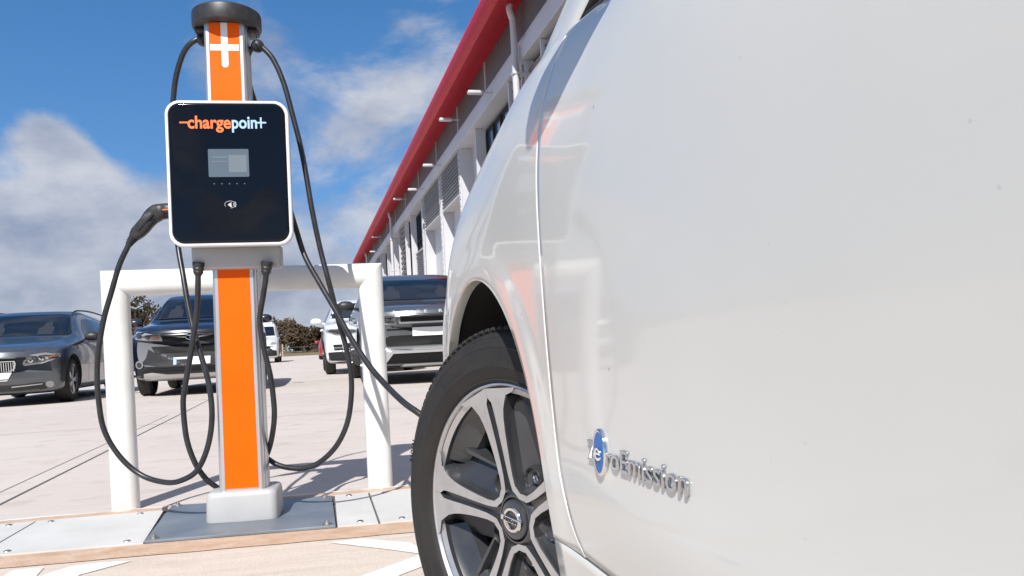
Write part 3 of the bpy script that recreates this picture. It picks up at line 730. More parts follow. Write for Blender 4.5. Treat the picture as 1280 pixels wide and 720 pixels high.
for mr_ in (False, True):
    door('rear_door', lambda h: 1.465, lambda h: 2.36+.12*sst(.3, .9, h), .3695, mr_, cut=rcut, ns=40, nh=30)
    door('rear_quarter', lambda h: 2.365+.12*sst(.3, .9, h), lambda h: 3.40, .26, mr_, cut=lambda s: max(.26, rcut(s) if abs(s-2.7) < RA else .26), ns=50, nh=30)
    # sill
    rows = []
    for i in range(21):
        h = lerp(.17, .3645, i/20)
        rows.append([pt(lerp(max(.40, sqrt(max(0, RA*RA-(h-HZ)**2))), 2.70-sqrt(max(0, RA*RA-(h-HZ)**2)), k/60), h, mr_, dw=-.000) for k in range(61)])
    panel('sill', rows, car)
# bumpers: nose and tail skins
def cap_end(name, nose):
    rows = []
    for i in range(25):
        h = lerp(.20, (.72 if nose else 1.0), i/24); row = []
        for k in range(61):
            u = -1+2*k/60
            s_end = (-.95 if nose else 3.47)
            # run along s then over to the other side with equal steps in angle
            th = u*pi/2; ss = (lerp(-.545, -.955+.10*((h-.5)/.4)**2, cos(th)**.55) if nose else lerp(3.40, 3.56-.05*((h-.6)/.4)**2, cos(th)**.45))
            pw = side(-.545 if nose else 3.40, min(h, .9))
            wv = HW-(HW-pw)*math.copysign(abs(sin(th))**.75, -u) if u else HW
            row.append(Wp(ss, wv, h))
        rows.append(row)
    bm = new(); gridmesh(bm, [[loc(p) for p in r] for r in rows]); return done(bm, name, 'paint_white', car, True)
fb = cap_end('front_bumper', True); cap_end('rear_bumper', False)
# bonnet
bm = new(); rows = []
for i in range(41):
    s_ = lerp(-.93, .30, i/40); row = []
    for k in range(-20, 21):
        x = k/20; wv = HW-x*(HW-.118-(plan(s_) if s_ > -.64 else plan(-.64)+.5*((-.64-s_)/.3)**2)); c = 1-x*x
        h = Hs(max(s_, -.64))+.025+.05*c-(max(0, -.64-s_)**2*2.2 if s_ < -.64 else 0); row.append(loc(Wp(s_, wv, h)))
    rows.append(row)
gridmesh(bm, rows); done(bm, 'bonnet', 'paint_white', car, True)
# greenhouse: windscreen, roof, glass
def gh(s, x):      # roof surface: x -1..1 across
    zt = sinterp([(.28, 1.035), (.6, 1.24), (.95, 1.42), (1.4, 1.53), (2.0, 1.545), (2.7, 1.48), (3.2, 1.36), (3.38, 1.05)], s)
    wt = sinterp([(.28, .13), (.6, .17), (.95, .215), (1.4, .25), (2.2, .25), (3.0, .27), (3.38, .22)], s)
    return Wp(s, HW-x*(HW-wt), zt-.07*x*x*sst(.3, 1.2, s)-.02*abs(x)**6)
def skin(name, s0, s1, x0, x1, m, ns=20, nx=20, dz=0, par=None):
    bm = new(); gridmesh(bm, [[loc(gh(lerp(s0, s1, i/ns), lerp(x0, x1, k/nx)))+Vector((0, 0, dz)) for k in range(nx+1)] for i in range(ns+1)]); return done(bm, name, m, par or car, True)
skin('windscreen', .28, 1.16, -.93, .93, 'glass_dark'); skin('roof', 1.165, 2.95, -1, 1, 'paint_white', 30, 30); skin('rear_window', 2.955, 3.36, -.95, .95, 'glass_dark')
def beltp(s, mir=False):
    p = over(s, .03, mir); return p
for mir in (False, True):
    X = -1 if mir else 1
    # side glass between belt and roof rail
    bm = new(); gridmesh(bm, [[loc(beltp(s_, mir).lerp(gh(s_, X), t))+N*(-.012 if not mir else .012) for t in [k/8 for k in range(9)]] for s_ in [lerp(.46, 3.15, i/40) for i in range(41)]]); done(bm, 'side_window', 'glass_dark', car, True)
    # A pillar: broad white blade from the wing up to the roof
    bm = new(); rows = []
    for i in range(25):
        t = i/24; s_hi = lerp(.14, 1.20, t); s_lo = lerp(.385, 1.22, t**1.15)
        hi = gh(max(s_hi, .30), X*.945) if t > .16 else over(s_hi, .075, mir).lerp(gh(.30, X*.945), max(0, t/.16)*.55)
        lo = (beltp(.385, mir).lerp(gh(s_lo, X), min(1, t*1.0+.0))) if t < 1 else gh(1.22, X)
        hi = loc(over(.02, .045, mir).lerp(gh(1.10, X*.93), t)+Vector((0, 0, .095*sin(pi*t)**.8))); lo = loc(beltp(.385, mir).lerp(gh(1.20, X), t)+Vector((0, 0, .03*sin(pi*t))))
        nn = N*(1 if not mir else -1)
        mid = hi.lerp(lo, .55)+nn*.014
        rows.append([hi-nn*.05-Vector((0, 0, .02)), hi, hi.lerp(mid, .5)+nn*.006, mid, lo.lerp(mid, .5)+nn*.004, lo, lo-nn*.02])
    gridmesh(bm, rows); done(bm, 'windscreen_pillar', 'paint_white', car, True)
    # black seal along the pillar's lower edge
    bm = new(); tube(bm, [r[5]+(N if not mir else -N)*.001+Vector((0, 0, -.004)) for r in rows], .0065, 8); done(bm, 'window_seal', 'rubber', car, True)
    bm = new(); P_ = [loc(beltp(lerp(.40, 3.2, k/40), mir)) for k in range(41)]; tube(bm, P_, .006, 8); done(bm, 'window_seal', 'rubber', car, True)
    # sail panel / quarter frame
    bm = new(); q = [loc(beltp(.40, mir)), loc(beltp(.475, mir)), loc(beltp(.60, mir).lerp(gh(.60, X), .35))]
    q2 = [p-(N if not mir else -N)*.015 for p in q]; va = [bm.verts.new(p) for p in q]; vb = [bm.verts.new(p) for p in q2]
    bm.faces.new(va); bm.faces.new(vb[::-1])
    for k in range(3): bm.faces.new((va[k], va[(k+1) % 3], vb[(k+1) % 3], vb[k]))
    done(bm, 'quarter_frame', 'shell', car)
    # door mirror
    sg = -1 if not mir else 1
    def mp_(s, w_, h): return loc(Wp(s, w_ if not mir else 2*HW-w_, h))
    bm = new(); rows = []
    for (w_, sc_, hc, sc) in ((.05, .03, 1.075, .60), (.02, .045, 1.10, .62), (-.01, .065, 1.125, .64), (-.05, .07, 1.15, .65), (-.085, .066, 1.175, .66), (-.11, .052, 1.19, .665), (-.125, .03, 1.20, .67), (-.13, .006, 1.20, .67)):
        rows.append([mp_(sc+sc_*.75*math.copysign(abs(cos(a))**.7, cos(a)), w_, hc+sc_*math.copysign(abs(sin(a))**.8, sin(a))) for a in [2*pi*k/24 for k in range(25)]])
    gridmesh(bm, rows); bmesh.ops.remove_doubles(bm, verts=bm.verts, dist=1e-5); done(bm, 'door_mirror', 'paint_white', car, True)
    # head lamp, tail lamp
    bm = new(); rows = []
    for i in range(13):
        s_ = lerp(-.36, -.63, i/12); rows.append([loc(pt(s_, Hs(s_)-lerp(.02, .10*(i/12)+.025, k/6), mir, dw=-.003)) for k in range(7)])
    gridmesh(bm, rows); done(bm, 'headlight', 'glass_dark', car, True)
    bm = new(); gridmesh(bm, [[loc(pt(lerp(3.2, 3.39, i/6), lerp(.80, 1.0, k/6), mir, dw=-.003)) for k in range(7)] for i in range(7)])
    M.setdefault('tail_red', mat('tail_red', (.4, .01, .01), .1, coat=1)); done(bm, 'tail_light', 'tail_red', car, True)
# dark underbody and wheel housings
bm = new()
box(bm, -1.1, .95, 0, 0, 0, 0) if False else None
def ubox(s0, s1, w0, w1, h0, h1, name, m):
    bm = new(); c = [loc(Wp(s, w_, h)) for s in (s0, s1) for w_ in (w0, w1) for h in (h0, h1)]; v = [bm.verts.new(p) for p in c]
    for q in ((0, 1, 3, 2), (4, 6, 7, 5), (0, 4, 5, 1), (2, 3, 7, 6), (0, 2, 6, 4), (1, 5, 7, 3)): bm.faces.new([v[i] for i in q])
    return done(bm, name, m, car)
ubox(.42, 2.28, .08, 2*HW-.08, .17, .40, 'underbody', 'black_matte'); ubox(-.85, 3.35, .42, 2*HW-.42, .2, .62, 'underbody', 'black_matte')
ubox(-.5, 3.35, .34, 2*HW-.34, .60, .86, 'inner_structure', 'black_matte'); ubox(.45, 3.2, .12, 2*HW-.12, .42, .90, 'inner_structure', 'black_matte')
for cs, mir in ((0, False), (2.70, False), (0, True), (2.70, True)):
    bm = new(); rows = []
    for k in range(33):
        a = lerp(radians(-8), radians(188), k/32)
        rows.append([loc(Wp(cs+r_*cos(a), 2*HW-w_ if mir else w_, HZ+r_*sin(a)))for r_, w_ in ((RA+.004, .012), (RA+.008, .05), (RA+.01, .20), (RA+.0, .345), (.0, .35))])
    gridmesh(bm, rows); done(bm, 'wheel_arch_liner', 'black_matte', car, True)
# ---------- wheel ----------
def make_wheel(parent, mtx, steer_detail=True):
    """wheel built with axis +Z outward, x right, y up"""
    R = .3235
    wo = empty('wheel', (0, 0, 0), parent=parent); wo.matrix_local = mtx
    # tyre
    prof = [(.212, -.20), (.222, -.205), (.24, -.212), (.275, -.214), (.302, -.203), (.3155, -.186), (.3215, -.165)]
    tread = []
    zz = [-.165, -.143, -.142, -.134, -.133, -.1095, -.1085, -.099, -.098, -.074, -.073, -.0645, -.0635, -.045, -.044, -.036, -.035, -.016]
    rr = [.3222, .3232, .3165, .3165, .3235, .3240, .3165, .3165, .3242, .3242, .3165, .3165, .3240, .3232, .3165, .3165, .3232, .3222]
    outer = [(.3150, -.002), (.3125, .002), (.3118, .0045), (.3060, .0125), (.3048, .0135), (.3040, .0132), (.300, .0165), (.290, .0205), (.2885, .0215), (.2870, .0207), (.272, .0230), (.258, .0228), (.2565, .0235), (.255, .0225), (.243, .0190), (.236, .0150), (.2335, .0165), (.2315, .0150), (.2285, .0095)]
    sh = [(.3190, -.008)]
    bm = new(); lathe(bm, prof+list(zip(rr, zz))+sh+outer+[(.2265, .004), (.215, -.006), (.212, -.02), (.212, -.20)], 144)
    ty = done(bm, 'tyre', 'rubber', wo, True, 32)
    # shoulder lugs
    bm = new()
    for k in range(110):
        a = 2*pi*k/110; m_ = Matrix.Rotation(a, 4, 'Z') @ Matrix.Translation((.3160, 0, -.0035)) @ Matrix.Rotation(radians(40), 4, 'Y')
        box(bm, -.0030, .0042, -.0066, .0066, -.012, .007, .0012, 1, 0, m_)
    done(bm, 'tread_lug', 'rubber', ty, True, 40)['kind'] = 'stuff'
    # raised sidewall writing, plain dashes of letters round the tyre
    for word, a0, rad, size in (('TUBELESS', 60, .293, .010), ('RADIAL', 165, .293, .013), ('215/50R17', 125, .262, .013), ('91V', 82, .262, .013), ('RADIAL', 250, .293, .013), ('215/50R17', 300, .262, .013)):
        bm = new()
        for i, ch in enumerate(word):
            me = text_mesh(ch, size, .0007, .0002, align='CENTER'); a = radians(a0-i*size*.62/rad*180/pi)
            zq = interp([(.255, .0224), (.272, .0228), (.288, .0208), (.300, .0158)], rad)
            add_me(bm, me, Matrix.Rotation(a, 4, 'Z') @ Matrix.Translation((rad, 0, zq)) @ Matrix.Rotation(radians(-90), 4, 'Z')); bpy.data.meshes.remove(me)
        done(bm, 'sidewall_lettering', 'rubber', ty)
    # rim barrel
    bm = new(); lathe(bm, [(.2290, .0085), (.2285, .0115), (.2255, .0120), (.2235, .0100), (.2215, .006), (.2195, -.004), (.2145, -.02), (.207, -.06), (.2, -.13), (.2, -.19), (.209, -.195), (.2115, -.19), (.2115, .000)], 120, closed=True)
    for f in bm.faces:
        c = f.calc_center_median(); f.material_index = 0 if c.z > .004 else 1
    rim = done(bm, 'rim', ['machined', 'pocket'], wo, True, 35)
    # spokes: five double spokes; each bright face is a plate with a dark groove between two blades
    def spoke_pts():
        # half outline (angle offset in local x across the spoke, y radial)
        return None
    zf = lambda r: -.006+.013*(r/.22)**2          # dished face
    bm = new()
    def plate(outline, depth, mi, zoff=0.0, bev=.0018):
        a = [bm.verts.new((x, y, zf(hypot(x, y))+zoff)) for x, y in outline]; b = [bm.verts.new((x*1.0, y, zf(hypot(x, y))+zoff-depth)) for x, y in outline]; n = len(a)
        f1 = bm.faces.new(a); f1.material_index = mi
        for k in range(n): bm.faces.new((a[k], b[k], b[(k+1) % n], a[(k+1) % n])).material_index = 1
        return f1
    PH = radians(SPOKE_PHASE)
    for k in range(5):
        ang = PH+2*pi*k/5
        rot = lambda x, y: (x*cos(ang)-y*sin(ang), x*sin(ang)+y*cos(ang))
        # dark spoke body (wide, behind)
        left = [(.0, .03), (-.022, .034), (-.031, .050), (-.028, .09), (-.029, .13), (-.036, .165), (-.052, .195), (-.083, .2085), (-.055, .2180), (-.03, .2225), (0, .2242)]
        for sgn in (1, -1):
            # bright blade: between groove edge and the outer edge
            rad = [.046, .056, .075, .10, .125, .15, .17, .185, .197, .207, .2150, .2230]
            inn = [.0105, .0085, .0066, .0064, .0066, .0070, .0074, .0076, .0070, .0002, .0002, .0002]
            outw = [.0215, .0192, .0178, .0195, .0220, .0255, .0300, .0355, .0430, .0510, .0720, .0800]
            A_, B_ = [], []
            for r, i_, o__ in zip(rad, inn, outw):
                xi, yi = rot(sgn*i_, r); yo = sqrt(max(0, r*r-o__*o__))+(.0015 if r > .2 else 0); xo, yo = rot(sgn*o__, yo)
                A_.append((xi, yi)); B_.append((xo, yo))
            va = [bm.verts.new((x, y, zf(hypot(x, y))+.003)) for x, y in A_]; vb = [bm.verts.new((x, y, zf(hypot(x, y))+.003)) for x, y in B_]
            wa = [bm.verts.new((x, y, zf(hypot(x, y))-.008)) for x, y in A_]
            inward = [rot(sgn*(o__-.004-.006*(r > .18)), r*.995) for r, o__ in zip(rad, outw)]
            wb = [bm.verts.new((x+0, y+0, zf(hypot(x, y))-.034)) for x, y in [rot(sgn*(o__+.002), sqrt(max(0, r*r-o__*o__))*.985) for r, o__ in zip(rad, outw)]]
            vb2 = [bm.verts.new(((b.co.x*1.0), b.co.y, b.co.z-.0022)) for b in [bm.verts.new((x, y, zf(hypot(x, y))+.003)) for x, y in [rot(sgn*(o__+.0012), sqrt(max(0, r*r-o__*o__))) for r, o__ in zip(rad, outw)]]]
            for j in range(len(rad)-1):
                bm.faces.new((va[j], va[j+1], vb[j+1], vb[j])).material_index = 0
                
                if j < 9: bm.faces.new((va[j], wa[j], wa[j+1], va[j+1])).material_index = 1
                
                if j > 8: continue
                bm.faces.new((vb[j], vb[j+1], vb2[j+1], vb2[j])).material_index = 1
                bm.faces.new((vb2[j], vb2[j+1], wb[j+1], wb[j])).material_index = 1
            # inner end of the blade runs round to the neighbour spoke: V link
        # groove floor
        gr_ = [rot(x, y) for x, y in ((-.0105, .040), (-.0066, .09), (-.0074, .17), (-.0074, .195), (-.004, .203), (.004, .203), (.0074, .195), (.0074, .17), (.0066, .09), (.0105, .040))]
        plate(gr_, .01, 1, -.006)
        # V shaped bright link between spoke k and k+1 around the hub
        a2 = ang+pi/5*1.0
    for k in range(5):
        ang = PH+2*pi*k/5; nx = ang+2*pi/5
        def P2(an, off, r): return (r*-sin(an)+off*cos(an), r*cos(an)+off*sin(an))
        # left edge of spoke k (towards +angle) is x negative ; right edge of the next is x positive
        i1, o1 = P2(ang, -.0105, .047), P2(ang, -.0205, .053); i2, o2 = P2(nx, .0105, .047), P2(nx, .0205, .053)
        mi_, mo_ = P2((ang+nx)/2, 0, .0400), P2((ang+nx)/2, 0, .0500)
        q = [bm.verts.new((x, y, zf(hypot(x, y))+.003)) for x, y in (i1, mi_, i2, o2, mo_, o1)]
        bm.faces.new((q[0], q[5], q[4], q[1])).material_index = 0; bm.faces.new((q[1], q[4], q[3], q[2])).material_index = 0
        q3 = [bm.verts.new((v.co.x*1.03, v.co.y*1.03, v.co.z-.03)) for v in (q[5], q[4], q[3])]
        bm.faces.new((q[5], q3[0], q3[1], q[4])).material_index = 1; bm.faces.new((q[4], q3[1], q3[2], q[3])).material_index = 1
        q4 = [bm.verts.new((v.co.x, v.co.y, v.co.z-.01)) for v in (q[0], q[1], q[2])]
        bm.faces.new((q[0], q[1], q4[1], q4[0])).material_index = 1; bm.faces.new((q[1], q[2], q4[2], q4[1])).material_index = 1
    done(bm, 'spoke', ['machined', 'pocket'], rim, True, 25)
    # dark pocket webs between the spokes, with window openings: web sloping back from each blade
    bm = new()
    for k in range(5):
        ang = PH+2*pi*k/5; nx = ang+2*pi/5
        for (an, sg) in ((ang, -1), (nx, 1)):
            rad = [.056, .075, .10, .125, .15, .17, .185, .197, .206]; o_ = [.019, .0175, .0192, .0218, .0253, .0298, .0352, .043, .052]
            wid = [.032, .040, .046, .048, .046, .040, .030, .018, .006]
            rows = []
            for r, o__, wd in zip(rad, o_, wid):
                row = []
                for t, zd in ((0, -.004), (.12, -.018), (.55, -.030), (1, -.042), (1.03, -.055)):
                    off = o__+wd*t; row.append((*P2(an, sg*off, sqrt(max(0, r*r-off*off*.55))), zf(r)+zd))
                rows.append(row)
            gridmesh(bm, rows)
        # ridge plane near the rim: dark wedge panel with a raised fin
        md = (ang+nx)/2
        rows = []
        for t in [j/10 for j in range(11)]:
            an = lerp(ang+.30, nx-.30, t); rows.append([(*P2(an, 0, r), z) for r, z in ((.2185, .003), (.214, -.006), (.200, -.020), (.186-.012*sin(pi*t), -.034), (.182-.012*sin(pi*t), -.06))])
        gridmesh(bm, rows)
        # fin
        f0, f1 = P2(md+.20, 0, .206), P2(md-.10, 0, .10)
        d_ = Vector((f1[0]-f0[0], f1[1]-f0[1])); n_ = Vector((-d_.y, d_.x)).normalized()*.0022
        v = [bm.verts.new(p) for p in ((f0[0]-n_.x*2, f0[1]-n_.y*2, -.022), (f0[0]+n_.x*2, f0[1]+n_.y*2, -.022), (f1[0]+n_.x, f1[1]+n_.y, -.034), (f1[0]-n_.x, f1[1]-n_.y, -.034), (f0[0]-n_.x*4, f0[1]-n_.y*4, -.05), (f0[0]+n_.x*4, f0[1]+n_.y*4, -.05), (f1[0]+n_.x*4, f1[1]+n_.y*4, -.055), (f1[0]-n_.x*4, f1[1]-n_.y*4, -.055))]
        for q in ((0, 1, 2, 3), (0, 4, 5, 1), (1, 5, 6, 2), (2, 6, 7, 3), (3, 7, 4, 0)): bm.faces.new([v[i] for i in q])
    done(bm, 'wheel_pocket', 'pocket', rim, True, 30)
    # hub
    bm = new(); lathe(bm, [(.0, -.05), (.06, -.05), (.062, -.030), (.055, -.018), (.044, -.0065), (.040, -.004), (.037, -.004)], 60); lathe(bm, [(.0345, -.02), (.037, -.004)], 60)
    for k in range(5):
        a = PH+2*pi*k/5+pi/5; c = (.0575*-sin(a), .0575*cos(a))
    done(bm, 'hub', 'pocket', rim, True, 30)
    for k in range(5):
        a = PH+2*pi*(k+.5)/5; T = Matrix.Translation((.0575*1.28*-sin(a), .0575*1.28*cos(a), -.030))
        bm = new(); lathe(bm, [(.0175, -.03), (.0175, .006), (.0195, .0095), (.0215, .006), (.023, -.03)], 32, T); done(bm, 'lug_recess', 'pocket', rim, True, 40)
        bm = new(); lathe(bm, [(.0105, -.03), (.0105, .000), (.0085, .0035), (.005, .0035), (.004, .0015), (0, .0015)], 6, T); lathe(bm, [(.0125, -.03), (.0125, -.008), (.0105, -.006)], 24, T); done(bm, 'wheel_nut', 'chrome', rim, True, 30)
    bm = new(); lathe(bm, [(.0, .000), (.028, -.0005), (.0325, -.002), (.0345, -.006), (.0345, -.02)], 60); cp = done(bm, 'centre_cap', 'pocket', rim, True, 35)
    # emblem on the cap: ring and bar with lettering
    bm = new(); ring = []
    lathe(bm, [(.0155, .0006), (.0170, .0035), (.0215, .0035), (.0235, .0006)], 60)
    bmesh.ops.transform(bm, matrix=Matrix.Diagonal((1.0, .93, 1, 1)), verts=bm.verts)
    box(bm, -.0265, .0265, -.0048, .0048, .0005, .0052, .0008, 1)
    bmesh.ops.rotate(bm, matrix=Matrix.Rotation(radians(EMB), 3, 'Z'), verts=bm.verts)
    done(bm, 'emblem', 'chrome', cp, True, 40)
    me = text_mesh('NISSAN', .0082, .0004, .0002, align='CENTER'); bm = new(); add_me(bm, me, Matrix.Rotation(radians(EMB), 4, 'Z') @ Matrix.Translation((0, -.003, .0056)) @ Matrix.Diagonal((1.35, 1, 1, 1))); done(bm, 'lettering', 'black_plastic', cp)
    # brake disc and caliper
    bm = new(); lathe(bm, [(0, -.09), (.07, -.09), (.072, -.108), (.141, -.108), (.141, -.13), (0, -.13)], 60); done(bm, 'brake_disc', 'steel', wo, True, 30)
    bm = new(); rows = []
    for k in range(13):
        a = radians(lerp(CAL-28, CAL+28, k/12)); rows.append([(r*cos(a), r*sin(a), z) for r, z in ((.10, -.14), (.10, -.085), (.112, -.070), (.14, -.068), (.152, -.075), (.155, -.14))])
    gridmesh(bm, rows); bm.faces.new([v for v in bm.verts[:6]]); bm.faces.new([v for v in bm.verts[-6:]])
    lathe(bm, [(0, -.055), (.014, -.055), (.016, -.07)], 20, Matrix.Translation((.127*cos(radians(CAL+14)), .127*sin(radians(CAL+14)), 0)))
    done(bm, 'brake_caliper', 'steel', wo, True, 35)
    bm = new(); lathe(bm, [(0, -.135), (.195, -.135), (.195, -.14), (0, -.14)], 40); done(bm, 'brake_backplate', 'black_matte', wo)
    return wo
SPOKE_PHASE = 12; EMB = -8; CAL = 165
def wheel_mtx(center, heading):
    """heading: rotation of wheel forward direction to the left of +Y, radians; returns local matrix in car space"""
    fwd = Vector((-sin(heading), cos(heading), 0)); outw = Vector((-cos(heading), -sin(heading), 0))
    # wheel x axis to viewer right = backwards (-fwd), y up, z outward
    x = -fwd; y = Vector((0, 0, 1)); z = x.cross(y)
    if z.dot(outw) < 0: z = -z
    Mx = Matrix(((x.x, y.x, z.x, center.x), (x.y, y.y, z.y, center.y), (x.z, y.z, z.z, center.z), (0, 0, 0, 1)))
    return Mx
PHI = radians(38)
hubw = Q(641, 650, 1.327)
fw = make_wheel(car, wheel_mtx(loc(hubw), PHI))
# copies for the other three corners
def copy_tree(o, parent):
    c = o.copy(); COL.objects.link(c); c.parent = parent
    for ch in list(o.children): copy_tree(ch, c)
    return c
for cs, mir, hd in ((2.70, False, YAW), (0, True, YAW+radians(24)), (2.70, True, YAW)):
    c = copy_tree(fw, car)
    p = loc(Wp(cs, (.03 if not mir else 2*HW-.03), HZ))
    m_ = wheel_mtx(p, hd)
    if mir: m_ = wheel_mtx(p, hd+pi)
    c.matrix_local = m_
# ---------- badge on the door: thin chrome word ----------
def badge():
    s0, s1 = .5515, .777
    def onbody(u, v, dz):                      # u along (0..1), v height above the baseline, in metres
        s_ = lerp(s0, s1, u); h = .4815+.0015*u+v
        return loc(pt(s_, h, False))+N*dz
    bm = new()
    # Z + ro Emission
    def put(txt, u0, u1, size, bold, bm, vb=0.0):
        me = text_mesh(txt, size*.98, .0010, 0.0, bev=.0003); a, b = mw(me)
        t = bmesh.new(); t.from_mesh(me); bmesh.ops.triangulate(t, faces=t.faces)
        for v in t.verts:
            u = u0+(v.co.x-a)/(b-a)*(u1-u0); v.co = onbody(u, v.co.y+vb, v.co.z+.0018)
        m2 = bpy.data.meshes.new('t'); t.to_mesh(m2); t.free(); bm.from_mesh(m2); bpy.data.meshes.remove(m2)
    put('ro', .225, .385, .030, .0010, bm); put('Emission', .40, 1.0, .030, .0010, bm)
    B = done(bm, 'badge', 'badge_chrome', car)
    bm = new(); put('Z', .0, .095, .030, .0010, bm, .001); done(bm, 'letter', 'badge_chrome', B)
    # blue oval with chrome rim and swirl
    cu, cv = .165, .012; ru, rv = .072, .0235
    bm = new()
    def orow(k, dz): return [onbody(cu+ru*k*cos(t), cv+rv*k*sin(t), dz) for t in [2*pi*j/40 for j in range(41)]]
    gridmesh(bm, [orow(1.0, 0), orow(1.0, .0035), orow(.94, .0048), orow(.86, .0042)]); done(bm, 'oval_rim', 'chrome', B, True)
    bm = new(); gridmesh(bm, [orow(.87, .0042), orow(.5, .0046), orow(.001, .0048)]); done(bm, 'oval', 'badge_blue', B, True)
    bm = new(); put('e', .130, .200, .027, .0004, bm, .0045)
    for v in bm.verts: v.co += N*.0032
    done(bm, 'oval_letter', 'chrome', B)
badge()
# lower door rubbing joint already a gap; bright front corner trim below the wing
# ======================= the long building =======================
M['clad'] = noisy(mat('grey_cladding', (.16, .155, .15), .5, .3), (.145, .14, .135), (.18, .175, .17), .7, stretch=(1, 1, .2))
M['clad_light'] = mat('light_grey_cladding', (.16, .16, .165), .45, .3)
M['bld_white'] = noisy(mat('white_coated_panel', (.7, .7, .71), .5), (.50, .50, .515), (.58, .58, .60), .6, detail=8)
M['roof_red'] = noisy(mat('red_coated_roof', (.50, .02, .045), .5, spec=.3), (.44, .010, .022), (.50, .014, .030), 1.2, rough=(.42, .55))
M['win_blue'] = mat('building_glass', (.04, .14, .30), .04, coat=1, spec=.5)  # blue of the reflected sky put into the base colour
M['dark_in'] = mat('dark_gap', (.02, .02, .02), .9)
BD = empty('commercial_building', -N*5.5, YAW, 'long white and grey commercial building with an overhanging red roof edge', 'building')
T0, T1 = -12.0, 80.0
def bbox(name, x0, x1, y0, y1, z0, z1, m, par=None, bev=0):
    bm = new(); box(bm, x0, x1, y0, y1, z0, z1, bev, 1); return done(bm, name, m, par or BD)
def ribs(name, x, y0, y1, z0, z1, pitch, depth, m, vertical=True, par=None):
    bm = new(); L_ = (y1-y0) if vertical else (z1-z0); n = max(2, int(L_/pitch)); pr = []
    for k in range(n):
        a = k/n*L_; p = L_/n
        pr += [(a, 0), (a+p*.35, 0), (a+p*.5, -depth), (a+p*.85, -depth)]
    pr.append((L_, 0))
    if vertical: rows = [[(x+d, y0+a, z0) for a, d in pr], [(x+d, y0+a, z1) for a, d in pr]]
    else: rows = [[(x+d, y0, z0+a) for a, d in pr], [(x+d, y1, z0+a) for a, d in pr]]
    gridmesh(bm, rows); return done(bm, name, m, par or BD)
bbox('wall', .42, 1.2, T0, T1, 0, 7.9, 'bld_white')
bbox('end_wall', .03, 16, T1-.3, T1, .0, 8.9, 'bld_white')
bbox('upper_wall', .06, 1.0, T0, T1-.31, 7.95, 8.95, 'clad')
ribs('cladding', .0, T0, T1, 8.06, 8.93, .16, .03, 'clad')
bbox('fascia_band', -.16, .9, T0, T1+.05, 7.42, 7.80, 'bld_white', None, .01); bbox('fascia_band', -.05, .9, T0, T1+.03, 7.802, 8.055, 'bld_white', None, .01)
# roof with rolled red edge
prof = [(1.2, 8.96), (.0, 8.94), (-.35, 8.80), (-.62, 8.66), (-.80, 8.62), (-.92, 8.68), (-.985, 8.80), (-.99, 8.93), (-.95, 9.0), (-.955, 9.06), (-.90, 9.2), (-.78, 9.31), (-.55, 9.40), (.3, 9.55), (8, 10.3), (16, 9.6), (16, 9.3), (8, 9.9), (1.2, 9.1)]
bm = new(); ys = [T0]+[T0+k*6.1 for k in range(1, 15)]+[T1+.9]
rows = [[(x, y, z) for x, z in prof+[prof[0]]] for y in ys]
V = gridmesh(bm, rows)
bm.faces.new(V[-1][:-1]); bm.faces.new(V[0][:-1][::-1]); bmesh.ops.remove_doubles(bm, verts=bm.verts, dist=1e-4)
rf = done(bm, 'roof', 'roof_red', BD, True, 30)
for y in [T0+k*6.1 for k in range(1, 15)]:
    bm = new(); rows = [[(x*1.0+(-.004 if x < 0 else 0), yy, z-.003 if i < 7 else z+.004) for i, (x, z) in enumerate(prof[2:14])] for yy in (y-.02, y+.02)]; gridmesh(bm, rows); done(bm, 'roof_joint', 'roof_red', rf, True)
def fin(y): bbox('partition', -.02, .42, y-.06, y+.06, 0, 7.415, 'bld_white')
def strip(y, w_=.22):
    """white ladder of slats beside a bay"""
    bm = new()
    box(bm, -.06, -.0, y-w_/2, y-w_/2+.03, 0.2, 7.41); box(bm, -.06, -.0, y+w_/2-.03, y+w_/2, .2, 7.41)
    z = .4
    while z < 7.35:
        box(bm, -.055, -.01, y-w_/2+.031, y+w_/2-.031, z, z+.10); z += .24
    done(bm, 'slatted_strip', 'bld_white', BD)
    bbox('strip_backing', .0, .02, y-w_/2, y+w_/2, .2, 7.40, 'dark_in')
def window(y0, y1, z0=5.35, z1=7.3, n=4):
    fr = empty('window', (0, 0, 0), parent=BD)
    bm = new(); X = .34
    for a, b, c, d in ((y0, y1, z0, z0+.07), (y0, y1, z1-.07, z1)): box(bm, X-.07, X+.05, a, b, c, d)
    for k in range(n+1):
        y = lerp(y0, y1-.07, k/n); box(bm, X-.075, X+.048, y, y+.07, z0+.071, z1-.071)
    box(bm, X-.06, X+.04, y0+.07, y1-.07, z0+.6, z0+.65)
    done(bm, 'frame', 'dark_in', fr); bbox('pane', X, X+.02, y0+.01, y1-.01, z0+.01, z1-.01, 'win_blue', fr)
    if z0 > 4: ribs('panel', .22, y0, y1, .1, z0-.05, .12, .04, 'clad_light', False); bbox('sill', .12, .42, y0, y1, z0-.049, z0-.002, 'bld_white')
def screen(y0, y1):
    ribs('screen', -.0, y0, y1, 5.92, 7.40, .13, .05, 'clad_light', False)
    bbox('screen_frame', -.045, .42, y0-.02, y1+.02, 5.86, 5.918, 'bld_white')
    bbox('screen_frame', -.05, .02, y0-.05, y0-.001, 5.86, 7.41, 'bld_white')
